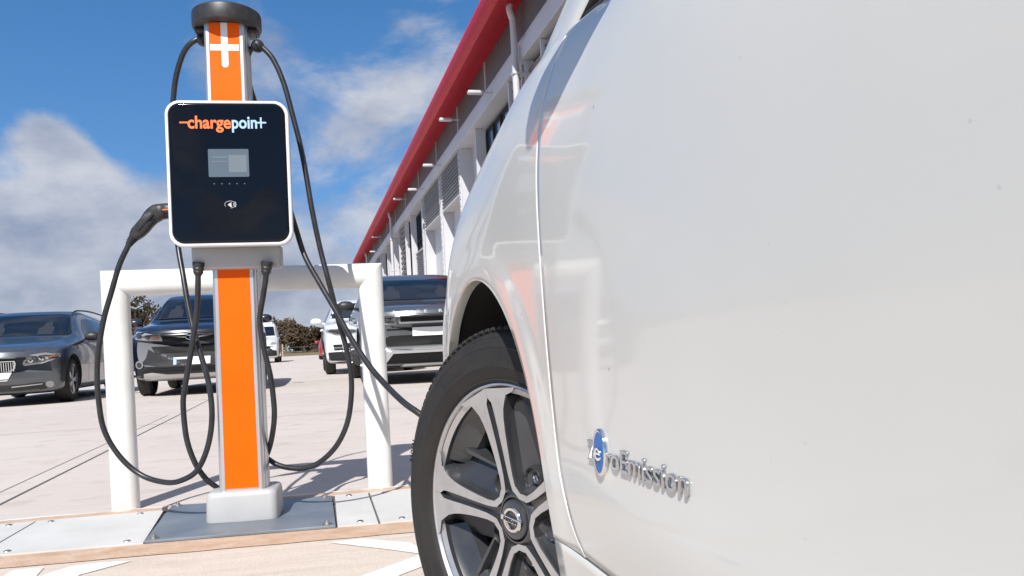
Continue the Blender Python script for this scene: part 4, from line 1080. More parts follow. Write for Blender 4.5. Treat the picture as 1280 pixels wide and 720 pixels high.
def louvre(y0, y1, pitch=.34):
    bm = new(); z = .3
    while z < 7.3:
        v = box(bm, -.012, .012, y0, y1, -.085, .085); 
        bmesh.ops.transform(bm, matrix=Matrix.Translation((.06, 0, z)) @ Matrix.Rotation(radians(-35), 4, 'Y'), verts=v); z += pitch
    done(bm, 'louvre', 'clad_light', BD); bbox('louvre_backing', .16, .18, y0, y1, .2, 7.4, 'dark_in')
    bbox('louvre_post', -.07, .16, y0-.09, y0-.005, .1, 7.41, 'bld_white'); bbox('louvre_post', -.07, .16, y1+.005, y1+.09, .1, 7.41, 'bld_white')
# bays measured from the photograph
for t0 in (0, 29.6, 59.2):
    def b(y): return y+t0-12.4 if False else y+t0
    pass
def bay_set(o):
    louvre(o+3.2, o+7.5); louvre(o+7.95, o+9.15)
    window(o+9.6, o+13.6); fin(o+9.4); fin(o+13.85); window(o+14.4, o+14.9, n=1) if False else None
    strip(o+16.65); fin(o+16.5); screen(o+16.85, o+20.6); fin(o+20.75); strip(o+21.0)
    screen(o+21.3, o+25.7); fin(o+25.9); strip(o+26.3)
    window(o+27.2, o+30.8); fin(o+26.8); fin(o+31.0); louvre(o+33.2, o+36.4, .3)
bay_set(11.3)
bay_set(-23.0+4.0-.001)
# far part of the facade
window(51.5, 54.5); fin(51.2); fin(54.7); strip(55.2); window(56, 59.5); fin(59.7); fin(55.7); strip(60.2); screen(60.6, 64.2); fin(64.4); strip(64.8); window(66, 69.5); fin(65.8); fin(69.7); louvre(71.5, 75.5); fin(77); strip(78)
for y in (18.9, 49.6, 70.9):
    bm = new(); tube(bm, spline([Vector(p) for p in ((-.37, y, 8.80), (-.365, y, 8.66), (-.33, y, 8.52), (-.295, y, 8.4), (-.29, y, 7.9))], 4)+[Vector((-.29, y, 5)), Vector((-.29, y, .05))], .085, 16)
    for z in (7.1, 5.2, 3.2, 1.2):
        box(bm, -.385, -.02, y-.10, y+.10, z-.03, z+.03, .005)
    done(bm, 'drainpipe', 'bld_white', BD, True, 35)
for y in (4.5, 14.4, 18.75-4.2, 23.3, 27.9, 32.8, 38.4, 43.8, 49.2, 54.6, 60, 66, 72):
    bbox('cladding_joint', -.05, .0, y-.03, y+.03, 8.056, 8.93, 'bld_white')
for (y, z) in ((26.9, 8.2), (31.2, 7.6), (36.1, 7.6), (42.3, 8.3), (57.4, 8.35), (59.8, 7.6), (22, 7.6), (14, 7.6)):
    bm = new(); box(bm, -.52, -.16, y-.02, y+.02, z-.02, z+.02, .004); box(bm, -.86, -.42, y-.10, y+.10, z-.05, z+.045, .03, 2)
    done(bm, 'wall_lamp', 'bld_white', BD, True, 35)
bbox('plinth', -.03, .94, T0, T1-.35, 0, .08, 'clad_light')

# ======================= hedges, trees, fence beyond the car park =======================
def leafmat(name, cols):
    m = mat(name, cols[0], .8, spec=.2); b = m.node_tree.nodes['Principled BSDF']
    at = nd(m, 'ShaderNodeAttribute'); at.attribute_name = 'shade'; cr = nd(m, 'ShaderNodeValToRGB'); e = cr.color_ramp.elements
    e[0].color = (*cols[0], 1); e[1].color = (*cols[-1], 1)
    for i, c in enumerate(cols[1:-1]): q = e.new((i+1)/(len(cols)-1)); q.color = (*c, 1)
    lk(m, at.outputs['Fac'], cr.inputs[0]); lk(m, cr.outputs[0], b.inputs['Base Color']); return m
M['leaf_brown'] = leafmat('russet_twigs', [(.03, .022, .014), (.065, .045, .028), (.10, .07, .04)])
M['leaf_green'] = leafmat('olive_leaves', [(.03, .026, .014), (.06, .05, .028), (.10, .075, .04)])
M['bark'] = noisy(mat('bark', (.09, .07, .05), .9), (.06, .045, .035), (.13, .10, .08), 6, bump=.5)
def crown(bm, c, rx, ry, rz, n, size, lobes=9, rnd=random):
    lay = bm.loops.layers.float_color.get('shade') or bm.loops.layers.float_color.new('shade')
    lb = []
    for i in range(lobes):
        a = rnd.uniform(0, 2*pi); r = rnd.uniform(.1, .62); zz = rnd.uniform(-.55, .65)
        lb.append((Vector((c[0]+rx*r*cos(a), c[1]+ry*r*sin(a), c[2]+rz*zz)), rnd.uniform(.28, .55), rnd.random()))
    for i in range(n):
        L_, k, tone = rnd.choice(lb)
        d = Vector((rnd.gauss(0, 1), rnd.gauss(0, 1), rnd.gauss(0, 1))).normalized()*rnd.uniform(.35, 1.08)**.5
        p = L_+Vector((d.x*rx*k, d.y*ry*k, d.z*rz*k)); s = size*rnd.uniform(.5, 1.4)
        u_ = Vector((rnd.gauss(0, 1), rnd.gauss(0, 1), rnd.gauss(0, 1))).normalized()*s; v_ = u_.orthogonal().normalized()*s*.6
        f = bm.faces.new([bm.verts.new(q) for q in (p-u_, p+v_*.6, p+u_, p-v_)])
        sh = min(1, max(0, tone*.7+rnd.uniform(0, .3)))
        for l in f.loops: l[lay] = (sh, sh, sh, 1)
def tree(name, x, y, h, r, label, cat, m, group=None, n=2600, low=False, size=.16):
    t = empty(name, (x, y, .3), random.uniform(0, 6), label, cat, group)
    bm = new(); tr = .05*h**.8
    tube(bm, spline([Vector((0, 0, -.4)), Vector((.04*h*.3, 0, h*.25)), Vector((0, .05, h*.55)), Vector((.05, 0, h*.8))], 5), 0, 9, rads=[lerp(tr, tr*.25, k/15) for k in range(16)])
    for k in range(7):
        a = random.uniform(0, 2*pi); z = h*random.uniform(.2, .6); e_ = Vector((cos(a)*r*.75, sin(a)*r*.75, z+h*random.uniform(.15, .35)))
        tube(bm, spline([Vector((0, 0, z)), Vector((e_.x*.45, e_.y*.45, z+h*.08)), e_], 4), 0, 6, rads=[lerp(tr*.45, tr*.08, j/8) for j in range(9)])
    done(bm, 'trunk', 'bark', t, True, None)
    bm = new(); crown(bm, (0, 0, h*(.5 if low else .62)), r, r, h*(.52 if low else .40), n, size, 14)
    done(bm, 'crown', m, t, recalc=False)
# placed by where they show: (px, distance, height, radius)
specs = [(352, 92, 4.4, 3.2, 'leaf_brown', 'bare russet bush nearest the white van, left end of the hedge'),
         (368, 90, 4.1, 2.6, 'leaf_brown', 'tall russet bush right of the white van, highest point of the hedge'),
         (384, 91, 3.2, 2.4, 'leaf_brown', 'low russet bush left of the wooden fence post'),
         (399, 93, 2.9, 2.4, 'leaf_brown', 'low russet bush behind the wooden fence post'),
         (420, 92, 3.0, 2.6, 'leaf_brown', 'russet bush hidden behind the parked white SUV'),
         (445, 94, 3.2, 2.6, 'leaf_brown', 'russet bush farthest right, behind the two SUVs')]
for i, (px, d, h, r, m_, lb) in enumerate(specs):
    g_ = ray(px, 432); tree('bush', g_.x*d, d, h, r, lb, 'bush', m_, 'russet bushes along the far verge', 2400, True, .17)
specs = [(172, 60, 5.0, 2.5, 'olive brown tree rising behind the mirror of the navy SUV'),
         (-60, 75, 6, 3.2, 'olive tree beyond the car park, left of the photo'), (-200, 80, 6.5, 3.4, 'olive tree beyond the car park, farthest left')]
for px, d, h, r, lb in specs[:1]:
    g_ = ray(px, 440); tree('tree', g_.x*d, d, h, r, lb, 'tree', 'leaf_green', None, 5200, True, .13)
fe = empty('wooden_fence', (ray(391, 440).x*80, 80, 0), 0, 'low fence of pale wooden posts and wires on the far verge', 'fence')
M['trim_dark'] = mat('fence_wire', (.15, .14, .13), .6, .5)
M['wood'] = noisy(mat('weathered_wood', (.35, .25, .15), .8), (.3, .21, .13), (.42, .31, .2), 5)
for k in range(-3, 9, 2):
    bm = new(); box(bm, k*3-.07, k*3+.07, -.07, .07, -.2, 1.25, .01); done(bm, 'post', 'wood', fe)
for z in (.45, .9):
    bm = new(); tube(bm, [Vector((-9.5, .09, z)), Vector((24.5, .09, z))], .012, 6); done(bm, 'wire', 'trim_dark', fe)
# ======================= parked cars =======================
def paint(name, c, metal=.4, r=.28):
    m = mat(name, c, r, metal, coat=1.0); return m
M['p_grey'] = paint('grey_metallic', (.10, .11, .125), .6); M['p_navy'] = paint('navy_metallic', (.006, .010, .022), .2)
M['p_white'] = paint('white_paint', (.72, .73, .74), 0); M['p_silvergrey'] = paint('silver_grey_metallic', (.13, .138, .15), .6)
M['p_bluedark'] = paint('dark_blue_metallic', (.02, .05, .12), .3)
M['p_red'] = paint('red_paint', (.4, .015, .02), 0)
M['trim_grey'] = mat('grey_bumper_plastic', (.024, .025, .028), .65, spec=.3); M['silver_trim'] = mat('silver_trim', (.55, .56, .57), .3, .7)
M['plate_white'] = mat('number_plate', (.74, .75, .76), .4); M['plate_band'] = mat('plate_band', (.02, .12, .45), .4)
M['lamp_glass'] = mat('lamp_glass', (.30, .31, .33), .15, .2, coat=1); M['lamp_dark'] = mat('lamp_housing', (.04, .042, .045), .15, coat=1)
M['grille_black'] = mat('grille_black', (.010, .010, .011), .6, spec=.2)
M['amber'] = mat('amber_lens', (.42, .13, .05), .2, coat=1)
M['car_glass'] = mat('car_glass', (.006, .009, .016), .03, spec=.5)
M['seat_dark'] = mat('seat_behind_glass', (.026, .027, .032), .3, spec=.5)
def ring_pts(S, n=5):
    """S: dict of section values -> list of (x,z) from bottom centre to top centre"""
    hw, z0, zb, ht, zt, zc = S['hw'], S['z0'], S['zb'], S['ht'], S['zt'], S['zc']
    P_ = [(0, z0), (hw*.55, z0), (hw-.10, z0+.01), (hw-.03, z0+.07), (hw-.008, lerp(z0, zb, .35)), (hw, lerp(z0, zb, .6)), (hw-.012, lerp(z0, zb, .82)), (hw-.035, zb-.02), (hw-.06, zb+.012),
          (lerp(hw-.06, ht, .5), lerp(zb+.012, zt, .5)), (ht, zt), (ht-.07, lerp(zt, zc, .55)), (ht*.55, lerp(zt, zc, .9)), (0, zc)]
    return P_
def make_body(D):
    """loft with rounded nose and tail; D tables by y"""
    bm = new(); ys = D['ys']; rings = []
    for y in ys:
        S = {k: sinterp(D[k], y) for k in ('hw', 'z0', 'zb', 'ht', 'zt', 'zc')}
        S['zt'] = max(S['zt'], S['zb']+.02); S['zc'] = max(S['zc'], S['zt']+.01)
        p = ring_pts(S); sm = []
        for i in range(len(p)-1):
            for k in range(4):
                t = k/4; sm.append((lerp(p[i][0], p[i+1][0], t), lerp(p[i][1], p[i+1][1], t)))
        sm.append(p[-1])
        # soften corners
        for _ in range(3): sm = [sm[0]]+[((a[0]+2*b[0]+c[0])/4, (a[1]+2*b[1]+c[1])/4) for a, b, c in zip(sm, sm[1:], sm[2:])]+[sm[-1]]
        Lh = D['len']
        def yy(x):
            f = max(0, 1-y/1.3)**1.5; r = max(0, 1-(Lh-y)/1.0)**1.5; q = abs(x/.93)
            # windscreen bows too
            return y+D['bow']*f*(q**2.2)-.16*r*(q**2.5)
        ring = [bm.verts.new((x, yy(x), z)) for x, z in sm]+[bm.verts.new((-x, yy(x), z)) for x, z in sm[1:-1][::-1]]
        rings.append(ring)
    n = len(rings[0])
    for a, b in zip(rings, rings[1:]):
        for k in range(n): bm.faces.new((a[k], a[(k+1) % n], b[(k+1) % n], b[k]))
    bm.faces.new(rings[0][::-1]); bm.faces.new(rings[-1])
    bmesh.ops.recalc_face_normals(bm, faces=bm.faces)
    return bm
def cutters(bm, D):
    """wheel arches by boolean"""
    me = bpy.data.meshes.new('b'); bm.to_mesh(me); bm.free(); o = bpy.data.objects.new('b', me); COL.objects.link(o)
    b2 = new()
    for y in D['wy']:
        for s in (-1, 1):
            R_ = D['wr']+.055; x0 = s*(D['half']-.30); x1 = s*(D['half']+.3)
            T = Matrix.Translation((min(x0, x1), y, D['wr'])) @ Matrix.Rotation(radians(90), 4, 'Y')
            lathe(b2, [(0, 0), (R_, 0), (R_, .60), (0, .60)], 48, T)
    bmesh.ops.recalc_face_normals(b2, faces=b2.faces)
    mc = bpy.data.meshes.new('c'); b2.to_mesh(mc); b2.free(); c = bpy.data.objects.new('c', mc); COL.objects.link(c)
    md = o.modifiers.new('x', 'BOOLEAN'); md.operation = 'DIFFERENCE'; md.object = c; md.solver = 'EXACT'
    bpy.context.view_layer.update()
    r = bpy.data.meshes.new_from_object(o.evaluated_get(bpy.context.evaluated_depsgraph_get()))
    bpy.data.objects.remove(o); bpy.data.objects.remove(c)
    bm = bmesh.new(); bm.from_mesh(r); bpy.data.meshes.remove(r)
    for f in bm.faces:
        f.material_index = 0; c = f.calc_center_median()
        for y in D['wy']:
            if hypot(c.y-y, c.z-D['wr']) < D['wr']+.0555 and abs(c.x) > D['half']-.32: f.material_index = 1
    return bm
def parked_car(name, D, label, cat, origin, group='cars parked across the car park', yaw=None, scale=1.0):
    root = empty(name, origin, YAW if yaw is None else yaw, label, cat, group)
    bm = cutters(make_body(D), D); bvh = BVHTree.FromBMesh(bm)
    body = done(bm, 'body', [D['paint'], 'black_matte'], root, True, 38, recalc=False)
    # lower cladding colour is done with decals
    def decal(nm, pts, m, par=body, axis='F', off=.006, step=.05, thick=.02, sm=True, both=False):
        """outline in front view (x,z), rear view, side view (y,z) or the mirrored side laid on the body"""
        out = []
        for mirror in ((False, True) if both else (False,)):
            b = new(); vs_ = [b.verts.new(((-p[0] if (mirror and axis in 'FB') else p[0]), 0, p[1])) for p in pts]
            try: b.faces.new(vs_)
            except ValueError: pass
            xs = [v.co.x for v in vs_]; zs = [v.co.z for v in vs_]
            x = math.floor(min(xs)/step)*step+step
            while x < max(xs)-1e-4:
                bmesh.ops.bisect_plane(b, geom=b.verts[:]+b.edges[:]+b.faces[:], plane_co=(x, 0, 0), plane_no=(1, 0, 0)); x += step
            z = math.floor(min(zs)/step)*step+step
            while z < max(zs)-1e-4:
                bmesh.ops.bisect_plane(b, geom=b.verts[:]+b.edges[:]+b.faces[:], plane_co=(0, 0, z), plane_no=(0, 0, 1)); z += step
            for v in b.verts:
                a_, z_ = v.co.x, v.co.z
                if axis == 'F': o_, d_ = Vector((a_, -2, z_)), Vector((0, 1, 0))
                elif axis == 'B': o_, d_ = Vector((a_, D['len']+2, z_)), Vector((0, -1, 0))
                else:
                    sd_ = (1 if axis == 'R' else -1)*(-1 if mirror else 1); o_, d_ = Vector((sd_*3, a_, z_)), Vector((-sd_, 0, 0))
                h = bvh.ray_cast(o_, d_)
                if h[0] is None:
                    h = bvh.find_nearest(o_+d_*2.2); v.co = h[0]-d_*off
                else: v.co = h[0]-d_*off
                v.tag = False
            be = [e for e in b.edges if len(e.link_faces) == 1]
            ext = bmesh.ops.extrude_edge_only(b, edges=be)
            for v in [g_ for g_ in ext['geom'] if isinstance(g_, bmesh.types.BMVert)]: v.co += d_*thick
            out.append(done(b, nm, m, par, sm, 40))
        return out[0] if len(out) == 1 else out
    def dots(nm, x, z, r, m, par, off=.012, sq=1.0, n=18): return decal(nm, [(x+r*cos(2*pi*k/n), z+r*sq*sin(2*pi*k/n)) for k in range(n)], m, par, off=off, step=.3)
    D['front'](decal, dots, body, root, bvh)
    # wheels
    first = None
    for y in D['wy']:
        for s in (-1, 1):
            w_ = empty('wheel', (s*(D['half']-.035), y, D['wr']), parent=root); w_.rotation_euler = (0, radians(90*s), 0)
            if first is None:
                R_ = D['wr']; ri = R_-.105
                b = new(); lathe(b, [(ri, -.2), (R_-.03, -.205), (R_, -.17), (R_, -.04), (R_-.015, -.008), (R_-.05, .008), (ri+.01, .004), (ri, -.004), (ri, -.2)], 48); ty = done(b, 'tyre', 'rubber', w_, True, 35)
                b = new(); lathe(b, [(ri+.004, .0), (ri-.012, .002), (ri-.02, -.03), (ri-.03, -.15), (0, -.15)], 48); lathe(b, [(0, -.012), (.05, -.016), (.06, -.05)], 24)
                for k in range(D.get('spokes', 5)):
                    a = 2*pi*k/D.get('spokes', 5)
                    for q in ((-1, 1) if D.get('twin') else (0,)):
                        box(b, -.016-.006*(q == 0), .016+.006*(q == 0), .03, ri-.014, -.045, -.010, .005, 1, 1, Matrix.Rotation(a+q*.13, 4, 'Z'))
                rm = done(b, 'rim', ['lamp_dark', 'silver_trim'], w_, True, 35); first = (ty, rm)
            else:
                for q in first: c = q.copy(); COL.objects.link(c); c.parent = w_
    # mirrors
    for s in (-1, 1):
        mx_, my, mz = D['mirror']; b = new(); rows = []
        for (dx, k) in ((-.11, .55), (-.07, .9), (0, 1), (.06, .9), (.105, .5), (.112, .1)):
            rows.append([(s*(mx_+dx), my+.075*k*cos(a)*.9, mz+.075*k*sin(a)) for a in [2*pi*j/16 for j in range(17)]])
        gridmesh(b, rows); tube(b, [Vector((s*(mx_-.22), my+.02, mz-.06)), Vector((s*(mx_-.06), my+.01, mz-.03))], .022, 8)
        bmesh.ops.remove_doubles(b, verts=b.verts, dist=1e-5); done(b, 'door_mirror', D.get('mirror_m', D['paint']), root, True)
    root.scale = (scale,)*3; return root, body, decal
def fill(ys):
    return ys
def base_tables(L_, half, hood_z, hood_back, cowl_z, roof_z, roof_y, tail_y, tail_z, belt, ht=.62, nose=(.40, .62), bow=.28, z0=.20, rear_glass=.5):
    D = {'len': L_, 'half': half, 'bow': bow}
    n0, n1 = nose
    D['hw'] = [(0, half*.86), (.03, half*.91), (.08, half*.945), (.2, half*.97), (.5, half*.992), (1.2, half), (L_-.9, half), (L_-.25, half*.965), (L_-.06, half*.93), (L_, half*.86)]
    D['z0'] = [(0, n0), (.03, n0-.10), (.08, z0+.03), (.2, z0-.01), (.5, z0-.03), (L_-.5, z0-.02), (L_-.15, z0+.05), (L_-.03, .35), (L_, .5)]
    hz = hood_z
    D['zb'] = [(0, n1), (.03, n1+.07), (.08, hz-.07), (.16, hz-.02), (.35, hz+.03), (hood_back, belt), (roof_y, belt+.03), (L_-.5, belt+.07), (L_-.15, belt+.03), (L_-.04, belt-.05), (L_, belt-.25)]
    D['ht'] = [(0, half*.72), (.16, half*.74), (.5, half*.78), (hood_back, half*.80), (hood_back+.02, half*.80), (roof_y, ht+.01), (roof_y+.6, ht+.02), (tail_y, ht-.02), (L_-.2, half*.75), (L_, half*.7)]
    D['zt'] = [(0, n1+.02), (.03, n1+.09), (.08, hz-.035), (.16, hz+.01), (.35, hz+.055), (hood_back, cowl_z-.02), (hood_back+.05, cowl_z+.01), (roof_y, roof_z-.055), (roof_y+.7, roof_z-.035), (tail_y, tail_z-.05), (L_-.30, lerp(belt, tail_z, rear_glass)), (L_-.10, belt+.06), (L_, belt-.22)]
    D['zc'] = [(0, n1+.03), (.03, n1+.10), (.08, hz-.02), (.16, hz+.03), (.35, hz+.08), (hood_back, cowl_z+.01), (hood_back+.05, cowl_z+.035), (roof_y, roof_z-.02), (roof_y+.7, roof_z), (tail_y, tail_z), (L_-.30, lerp(belt, tail_z, rear_glass)+.05), (L_-.10, belt+.10), (L_, belt-.20)]
    ys = [0, .012, .03, .05, .08, .12, .16, .22, .3, .4, .55, .7, .85, 1.0, 1.1]
    y = 1.2
    while y < L_-.5: ys.append(round(y, 3)); y += .085
    ys += [L_-.45, L_-.36, L_-.28, L_-.2, L_-.15, L_-.10, L_-.06, L_-.03, L_]
    D['ys'] = ys; return D
def side_glass(decal, ptsF, ptsR, body, extra=None):
    for ax in ('R', 'L'):
        decal('side_window', ptsF, 'car_glass', body, ax, .004, .12, .012); decal('side_window', ptsR, 'car_glass', body, ax, .004, .12, .012)
        if extra: decal('side_window', extra, 'car_glass', body, ax, .004, .12, .012)
def door_lines(decal, body, ys, z0, z1, m='black_matte'):
    for ax in ('R', 'L'):
        for y in ys: decal('door_gap', [(y-.004, z0), (y+.004, z0), (y+.004, z1), (y-.004, z1)], m, body, ax, .0012, .1, .004)
def handles(decal, body, ys, z, m):
    for ax in ('R', 'L'):
        for y in ys: decal('door_handle', [(y, z), (y+.19, z+.005), (y+.19, z+.035), (y, z+.03)], m, body, ax, .03, .1, .03)
def numplate(decal, body, z, w_=.52, h=.115, band=True, zoff=.02):
    decal('number_plate', [(-w_/2, z), (w_/2, z), (w_/2, z+h), (-w_/2, z+h)], 'plate_white', body, 'F', zoff, .3, .03)
    if band: decal('plate_band', [(-w_/2+.002, z+.004), (-w_/2+.045, z+.004), (-w_/2+.045, z+h-.004), (-w_/2+.002, z+h-.004)], 'plate_band', body, 'F', zoff+.003, .3, .004)
def at_wheel(P_, x, y):      # origin so that the local point (x, y) lies on world P_
    return Vector((P_.x-(x*cos(YAW)-y*sin(YAW)), P_.y-(x*sin(YAW)+y*cos(YAW)), 0))
# ---- grey estate ----
E1 = base_tables(4.9, .93, .80, 1.35, 1.02, 1.46, 2.15, 4.2, 1.40, .93, .60, (.40, .68), .34, .19)
def front_estate(decal, dots, body, root, bvh):
    decal('windscreen', [(-.70, 1.035), (.70, 1.035), (.735, 1.06), (.58, 1.385), (.5, 1.405), (-.5, 1.405), (-.58, 1.385), (-.735, 1.06)], 'car_glass', body, 'F', .010, .06, .01)
    for s in (-1, 1):
        gpts = [(s*.035, .50), (s*.05, .475), (s*.24, .50), (s*.30, .54), (s*.315, .62), (s*.30, .655), (s*.06, .655), (s*.035, .64)]
        g_ = decal('grille', gpts, 'chrome', body, 'F', .014, .05, .03)
        gi = [(s*(.175+(abs(p[0])-.175)*.88), .577+(p[1]-.577)*.84) for p in gpts]; decal('grille_opening', gi, 'grille_black', g_, 'F', .018, .05, .01)
        for k in range(8):
            x = .065+.031*k; decal('grille_bar', [(s*x, .505), (s*(x+.009), .505), (s*(x+.009), .635), (s*x, .635)], 'chrome', g_, 'F', .026, .06, .008)
        h = decal('headlight', [(s*.40, .60), (s*.43, .575), (s*.66, .60), (s*.80, .645), (s*.885, .70), (s*.86, .735), (s*.70, .755), (s*.53, .73), (s*.42, .65)], 'lamp_glass', body, 'F', .008, .05, .02)
        decal('lamp_inner', [(s*.43, .61), (s*.64, .62), (s*.80, .665), (s*.85, .705), (s*.70, .725), (s*.55, .70), (s*.44, .64)], 'lamp_dark', h, 'F', .012, .05, .006)
        dots('lamp_lens', s*.51, .655, .036, 'chrome', h, .018); dots('lamp_lens', s*.65, .675, .042, 'chrome', h, .018); dots('lamp_bulb', s*.65, .675, .026, 'lamp_dark', h, .024); dots('lamp_bulb', s*.51, .655, .022, 'lamp_dark', h, .024)
        decal('indicator', [(s*.76, .675), (s*.84, .70), (s*.83, .715), (s*.75, .70)], 'amber', h, 'F', .018, .05, .006)
        dots('fog_lamp', s*.74, .295, .048, 'lamp_glass', body, .016)
        decal('intake_bar', [(s*.30, .275), (s*.66, .30), (s*.66, .312), (s*.30, .29)], 'silver_trim', body, 'F', .016, .05, .01)
        decal('bonnet_crease', [(s*.36, .70), (s*.368, .70), (s*.60, 1.0), (s*.592, 1.0)], 'p_grey', body, 'F', .006, .05, .01)
        decal('seat', [(s*.25, 1.06), (s*.47, 1.06), (s*.46, 1.17), (s*.41, 1.20), (s*.40, 1.27), (s*.30, 1.27), (s*.29, 1.20), (s*.24, 1.16)], 'seat_dark', body, 'F', .0115, .08, .002)
        tube_pts = None
    decal('lower_intake', [(-.70, .235), (-.60, .215), (.60, .215), (.70, .235), (.72, .30), (.66, .335), (.40, .315), (-.40, .315), (-.66, .335), (-.72, .30)], 'black_plastic', body, 'F', .004, .05, .012)
    numplate(decal, body, .375)
    dots('emblem', 0, .715, .038, 'p_navy', body, .012); 
    decal('bonnet_gap', [(-.42, .672), (.42, .672), (.42, .678), (-.42, .678)], 'black_matte', body, 'F', .003, .05, .004)
    side_glass(decal, [(1.78, 1.0), (2.50, 1.0), (2.50, 1.32), (2.30, 1.31), (1.98, 1.16)], [(2.58, 1.0), (3.45, 1.02), (3.45, 1.30), (2.58, 1.33)], body, [(3.52, 1.03), (4.25, 1.06), (4.05, 1.24), (3.52, 1.29)])
    door_lines(decal, body, (1.62, 2.54, 3.42), .30, .96); handles(decal, body, (2.28, 3.2), .80, 'p_grey')
    for s in (-1, 1):
        b = new(); P_ = spline([Vector((s*.60, 2.1, 1.42)), Vector((s*.625, 2.3, 1.46)), Vector((s*.63, 3.0, 1.475)), Vector((s*.615, 3.9, 1.45)), Vector((s*.60, 4.25, 1.40))], 8); tube(b, P_, .014, 10); done(b, 'roof_rail', 'black_plastic', root, True)
E1.update(paint='p_grey', wy=(.83, 3.80), wr=.335, mirror=(1.0, 1.62, 1.0), front=front_estate, spokes=5, twin=True, mirror_m='black_plastic')
parked_car('estate_car', E1, 'grey metallic estate car at the left edge of the photo', 'car', at_wheel(G(84, 502), .80, .80))
# ---- navy SUV ----
E2 = base_tables(4.57, .92, 1.02, 1.15, 1.18, 1.66, 2.0, 4.0, 1.58, 1.08, .60, (.46, .90), .30, .26)
def front_navy(decal, dots, body, root, bvh):
    decal('windscreen', [(-.70, 1.225), (.70, 1.225), (.735, 1.25), (.60, 1.565), (.52, 1.59), (-.52, 1.59), (-.60, 1.565), (-.735, 1.25)], 'car_glass', body, 'F', .010, .06, .01)
    decal('bumper_cladding', [(-.86, .30), (.86, .30), (.80, .44), (.66, .60), (.62, .73), (.50, .66), (-.50, .66), (-.62, .73), (-.66, .60), (-.80, .44)], 'trim_grey', body, 'F', .006, .05, .014)
    decal('upper_intake', [(-.52, .665), (.52, .665), (.58, .765), (-.58, .765)], 'grille_black', body, 'F', .009, .05, .014)
    decal('lower_intake', [(-.74, .385), (.74, .385), (.62, .465), (-.62, .465)], 'black_matte', body, 'F', .012, .05, .014)
    for k in range(3): decal('intake_bar', [(-.66+k*.02, .395+k*.022), (.66-k*.02, .395+k*.022), (.66-k*.02, .403+k*.022), (-.66+k*.02, .403+k*.022)], 'trim_grey', body, 'F', .018, .05, .008)
    decal('skid_plate', [(-.72, .245), (-.70, .36), (-.58, .375), (-.35, .335), (.35, .335), (.58, .375), (.70, .36), (.72, .245), (.5, .235), (-.5, .235)], 'silver_trim', body, 'F', .035, .05, .04)
    decal('grille', [(-.43, .875), (-.20, .825), (.20, .825), (.43, .875), (.42, .965), (-.42, .965)], 'grille_black', body, 'F', .009, .05, .014)
    for s in (-1, 1):
        decal('grille_bar', [(s*.10, .885), (s*.43, .925), (s*.43, .943), (s*.10, .912)], 'silver_trim', body, 'F', .018, .05, .012)
        decal('grille_bar', [(s*.12, .845), (s*.34, .868), (s*.34, .876), (s*.12, .856)], 'trim_grey', body, 'F', .018, .05, .012)
        h = decal('headlight', [(s*.42, .845), (s*.60, .855), (s*.80, .885), (s*.865, .93), (s*.86, 1.0), (s*.78, 1.012), (s*.60, .965), (s*.44, .93)], 'lamp_glass', body, 'F', .010, .05, .02)
        dots('lamp_lens', s*.755, .945, .05, 'chrome', h, .02); dots('lamp_bulb', s*.755, .945, .032, 'lamp_dark', h, .026); dots('lamp_lens', s*.62, .91, .034, 'lamp_dark', h, .02)
        decal('indicator', [(s*.46, .865), (s*.57, .872), (s*.57, .90), (s*.46, .89)], 'amber', h, 'F', .02, .05, .006)
        dots('fog_lamp', s*.765, .50, .062, 'lamp_glass', body, .02); dots('fog_lens', s*.765, .50, .04, 'chrome', body, .024)
        decal('seat', [(s*.28, 1.25), (s*.50, 1.25), (s*.48, 1.38), (s*.42, 1.41), (s*.41, 1.46), (s*.33, 1.46), (s*.32, 1.41), (s*.27, 1.37)], 'seat_dark', body, 'F', .0115, .08, .002)
    # emblem: three ovals
    b_ = new()
    def oval(cx, cz, rx, rz, w_):
        n = 36; hit = bvh.ray_cast(Vector((cx, -2, cz)), Vector((0, 1, 0))); y = hit[0].y-.03
        A_ = [[b_.verts.new((cx+(rx-q)*cos(2*pi*k/n), y+dy, cz+(rz-q)*sin(2*pi*k/n))) for k in range(n)] for q, dy in ((0, .02), (0, 0), (w_, 0), (w_, .02))]
        for i in range(3):
            for k in range(n): b_.faces.new((A_[i][k], A_[i][(k+1) % n], A_[i+1][(k+1) % n], A_[i+1][k]))
    oval(0, .905, .095, .064, .014); oval(0, .905, .028, .056, .010); oval(0, .935, .062, .026, .010); done(b_, 'emblem', 'silver_trim', body, True, 40)
    numplate(decal, body, .475)
    side_glass(decal, [(1.60, 1.13), (2.25, 1.13), (2.25, 1.50), (2.10, 1.49), (1.85, 1.36)], [(2.33, 1.13), (3.15, 1.15), (3.15, 1.47), (2.33, 1.51)], body, [(3.24, 1.17), (3.85, 1.22), (3.70, 1.38), (3.24, 1.45)])
    door_lines(decal, body, (1.42, 2.29, 3.1), .40, 1.10); handles(decal, body, (2.02, 2.85), .94, 'p_navy')
    for ax in ('R', 'L'): decal('sill_cladding', [(1.3, .255), (3.05, .255), (3.05, .42), (1.3, .42)], 'trim_grey', body, ax, .008, .1, .012)
    decal('wiper', [(-.62, 1.232), (.05, 1.238), (.05, 1.246), (-.62, 1.244)], 'black_plastic', body, 'F', .02, .1, .01); decal('wiper', [(.0, 1.25), (.62, 1.242), (.62, 1.25), (.0, 1.258)], 'black_plastic', body, 'F', .02, .1, .01)
E2.update(paint='p_navy', wy=(.90, 3.56), wr=.355, mirror=(1.03, 1.42, 1.18), front=front_navy, spokes=5, mirror_m='p_navy')
parked_car('suv', E2, 'dark navy SUV parked behind the charging post', 'car', at_wheel(G(183, 495), -.80, .80))
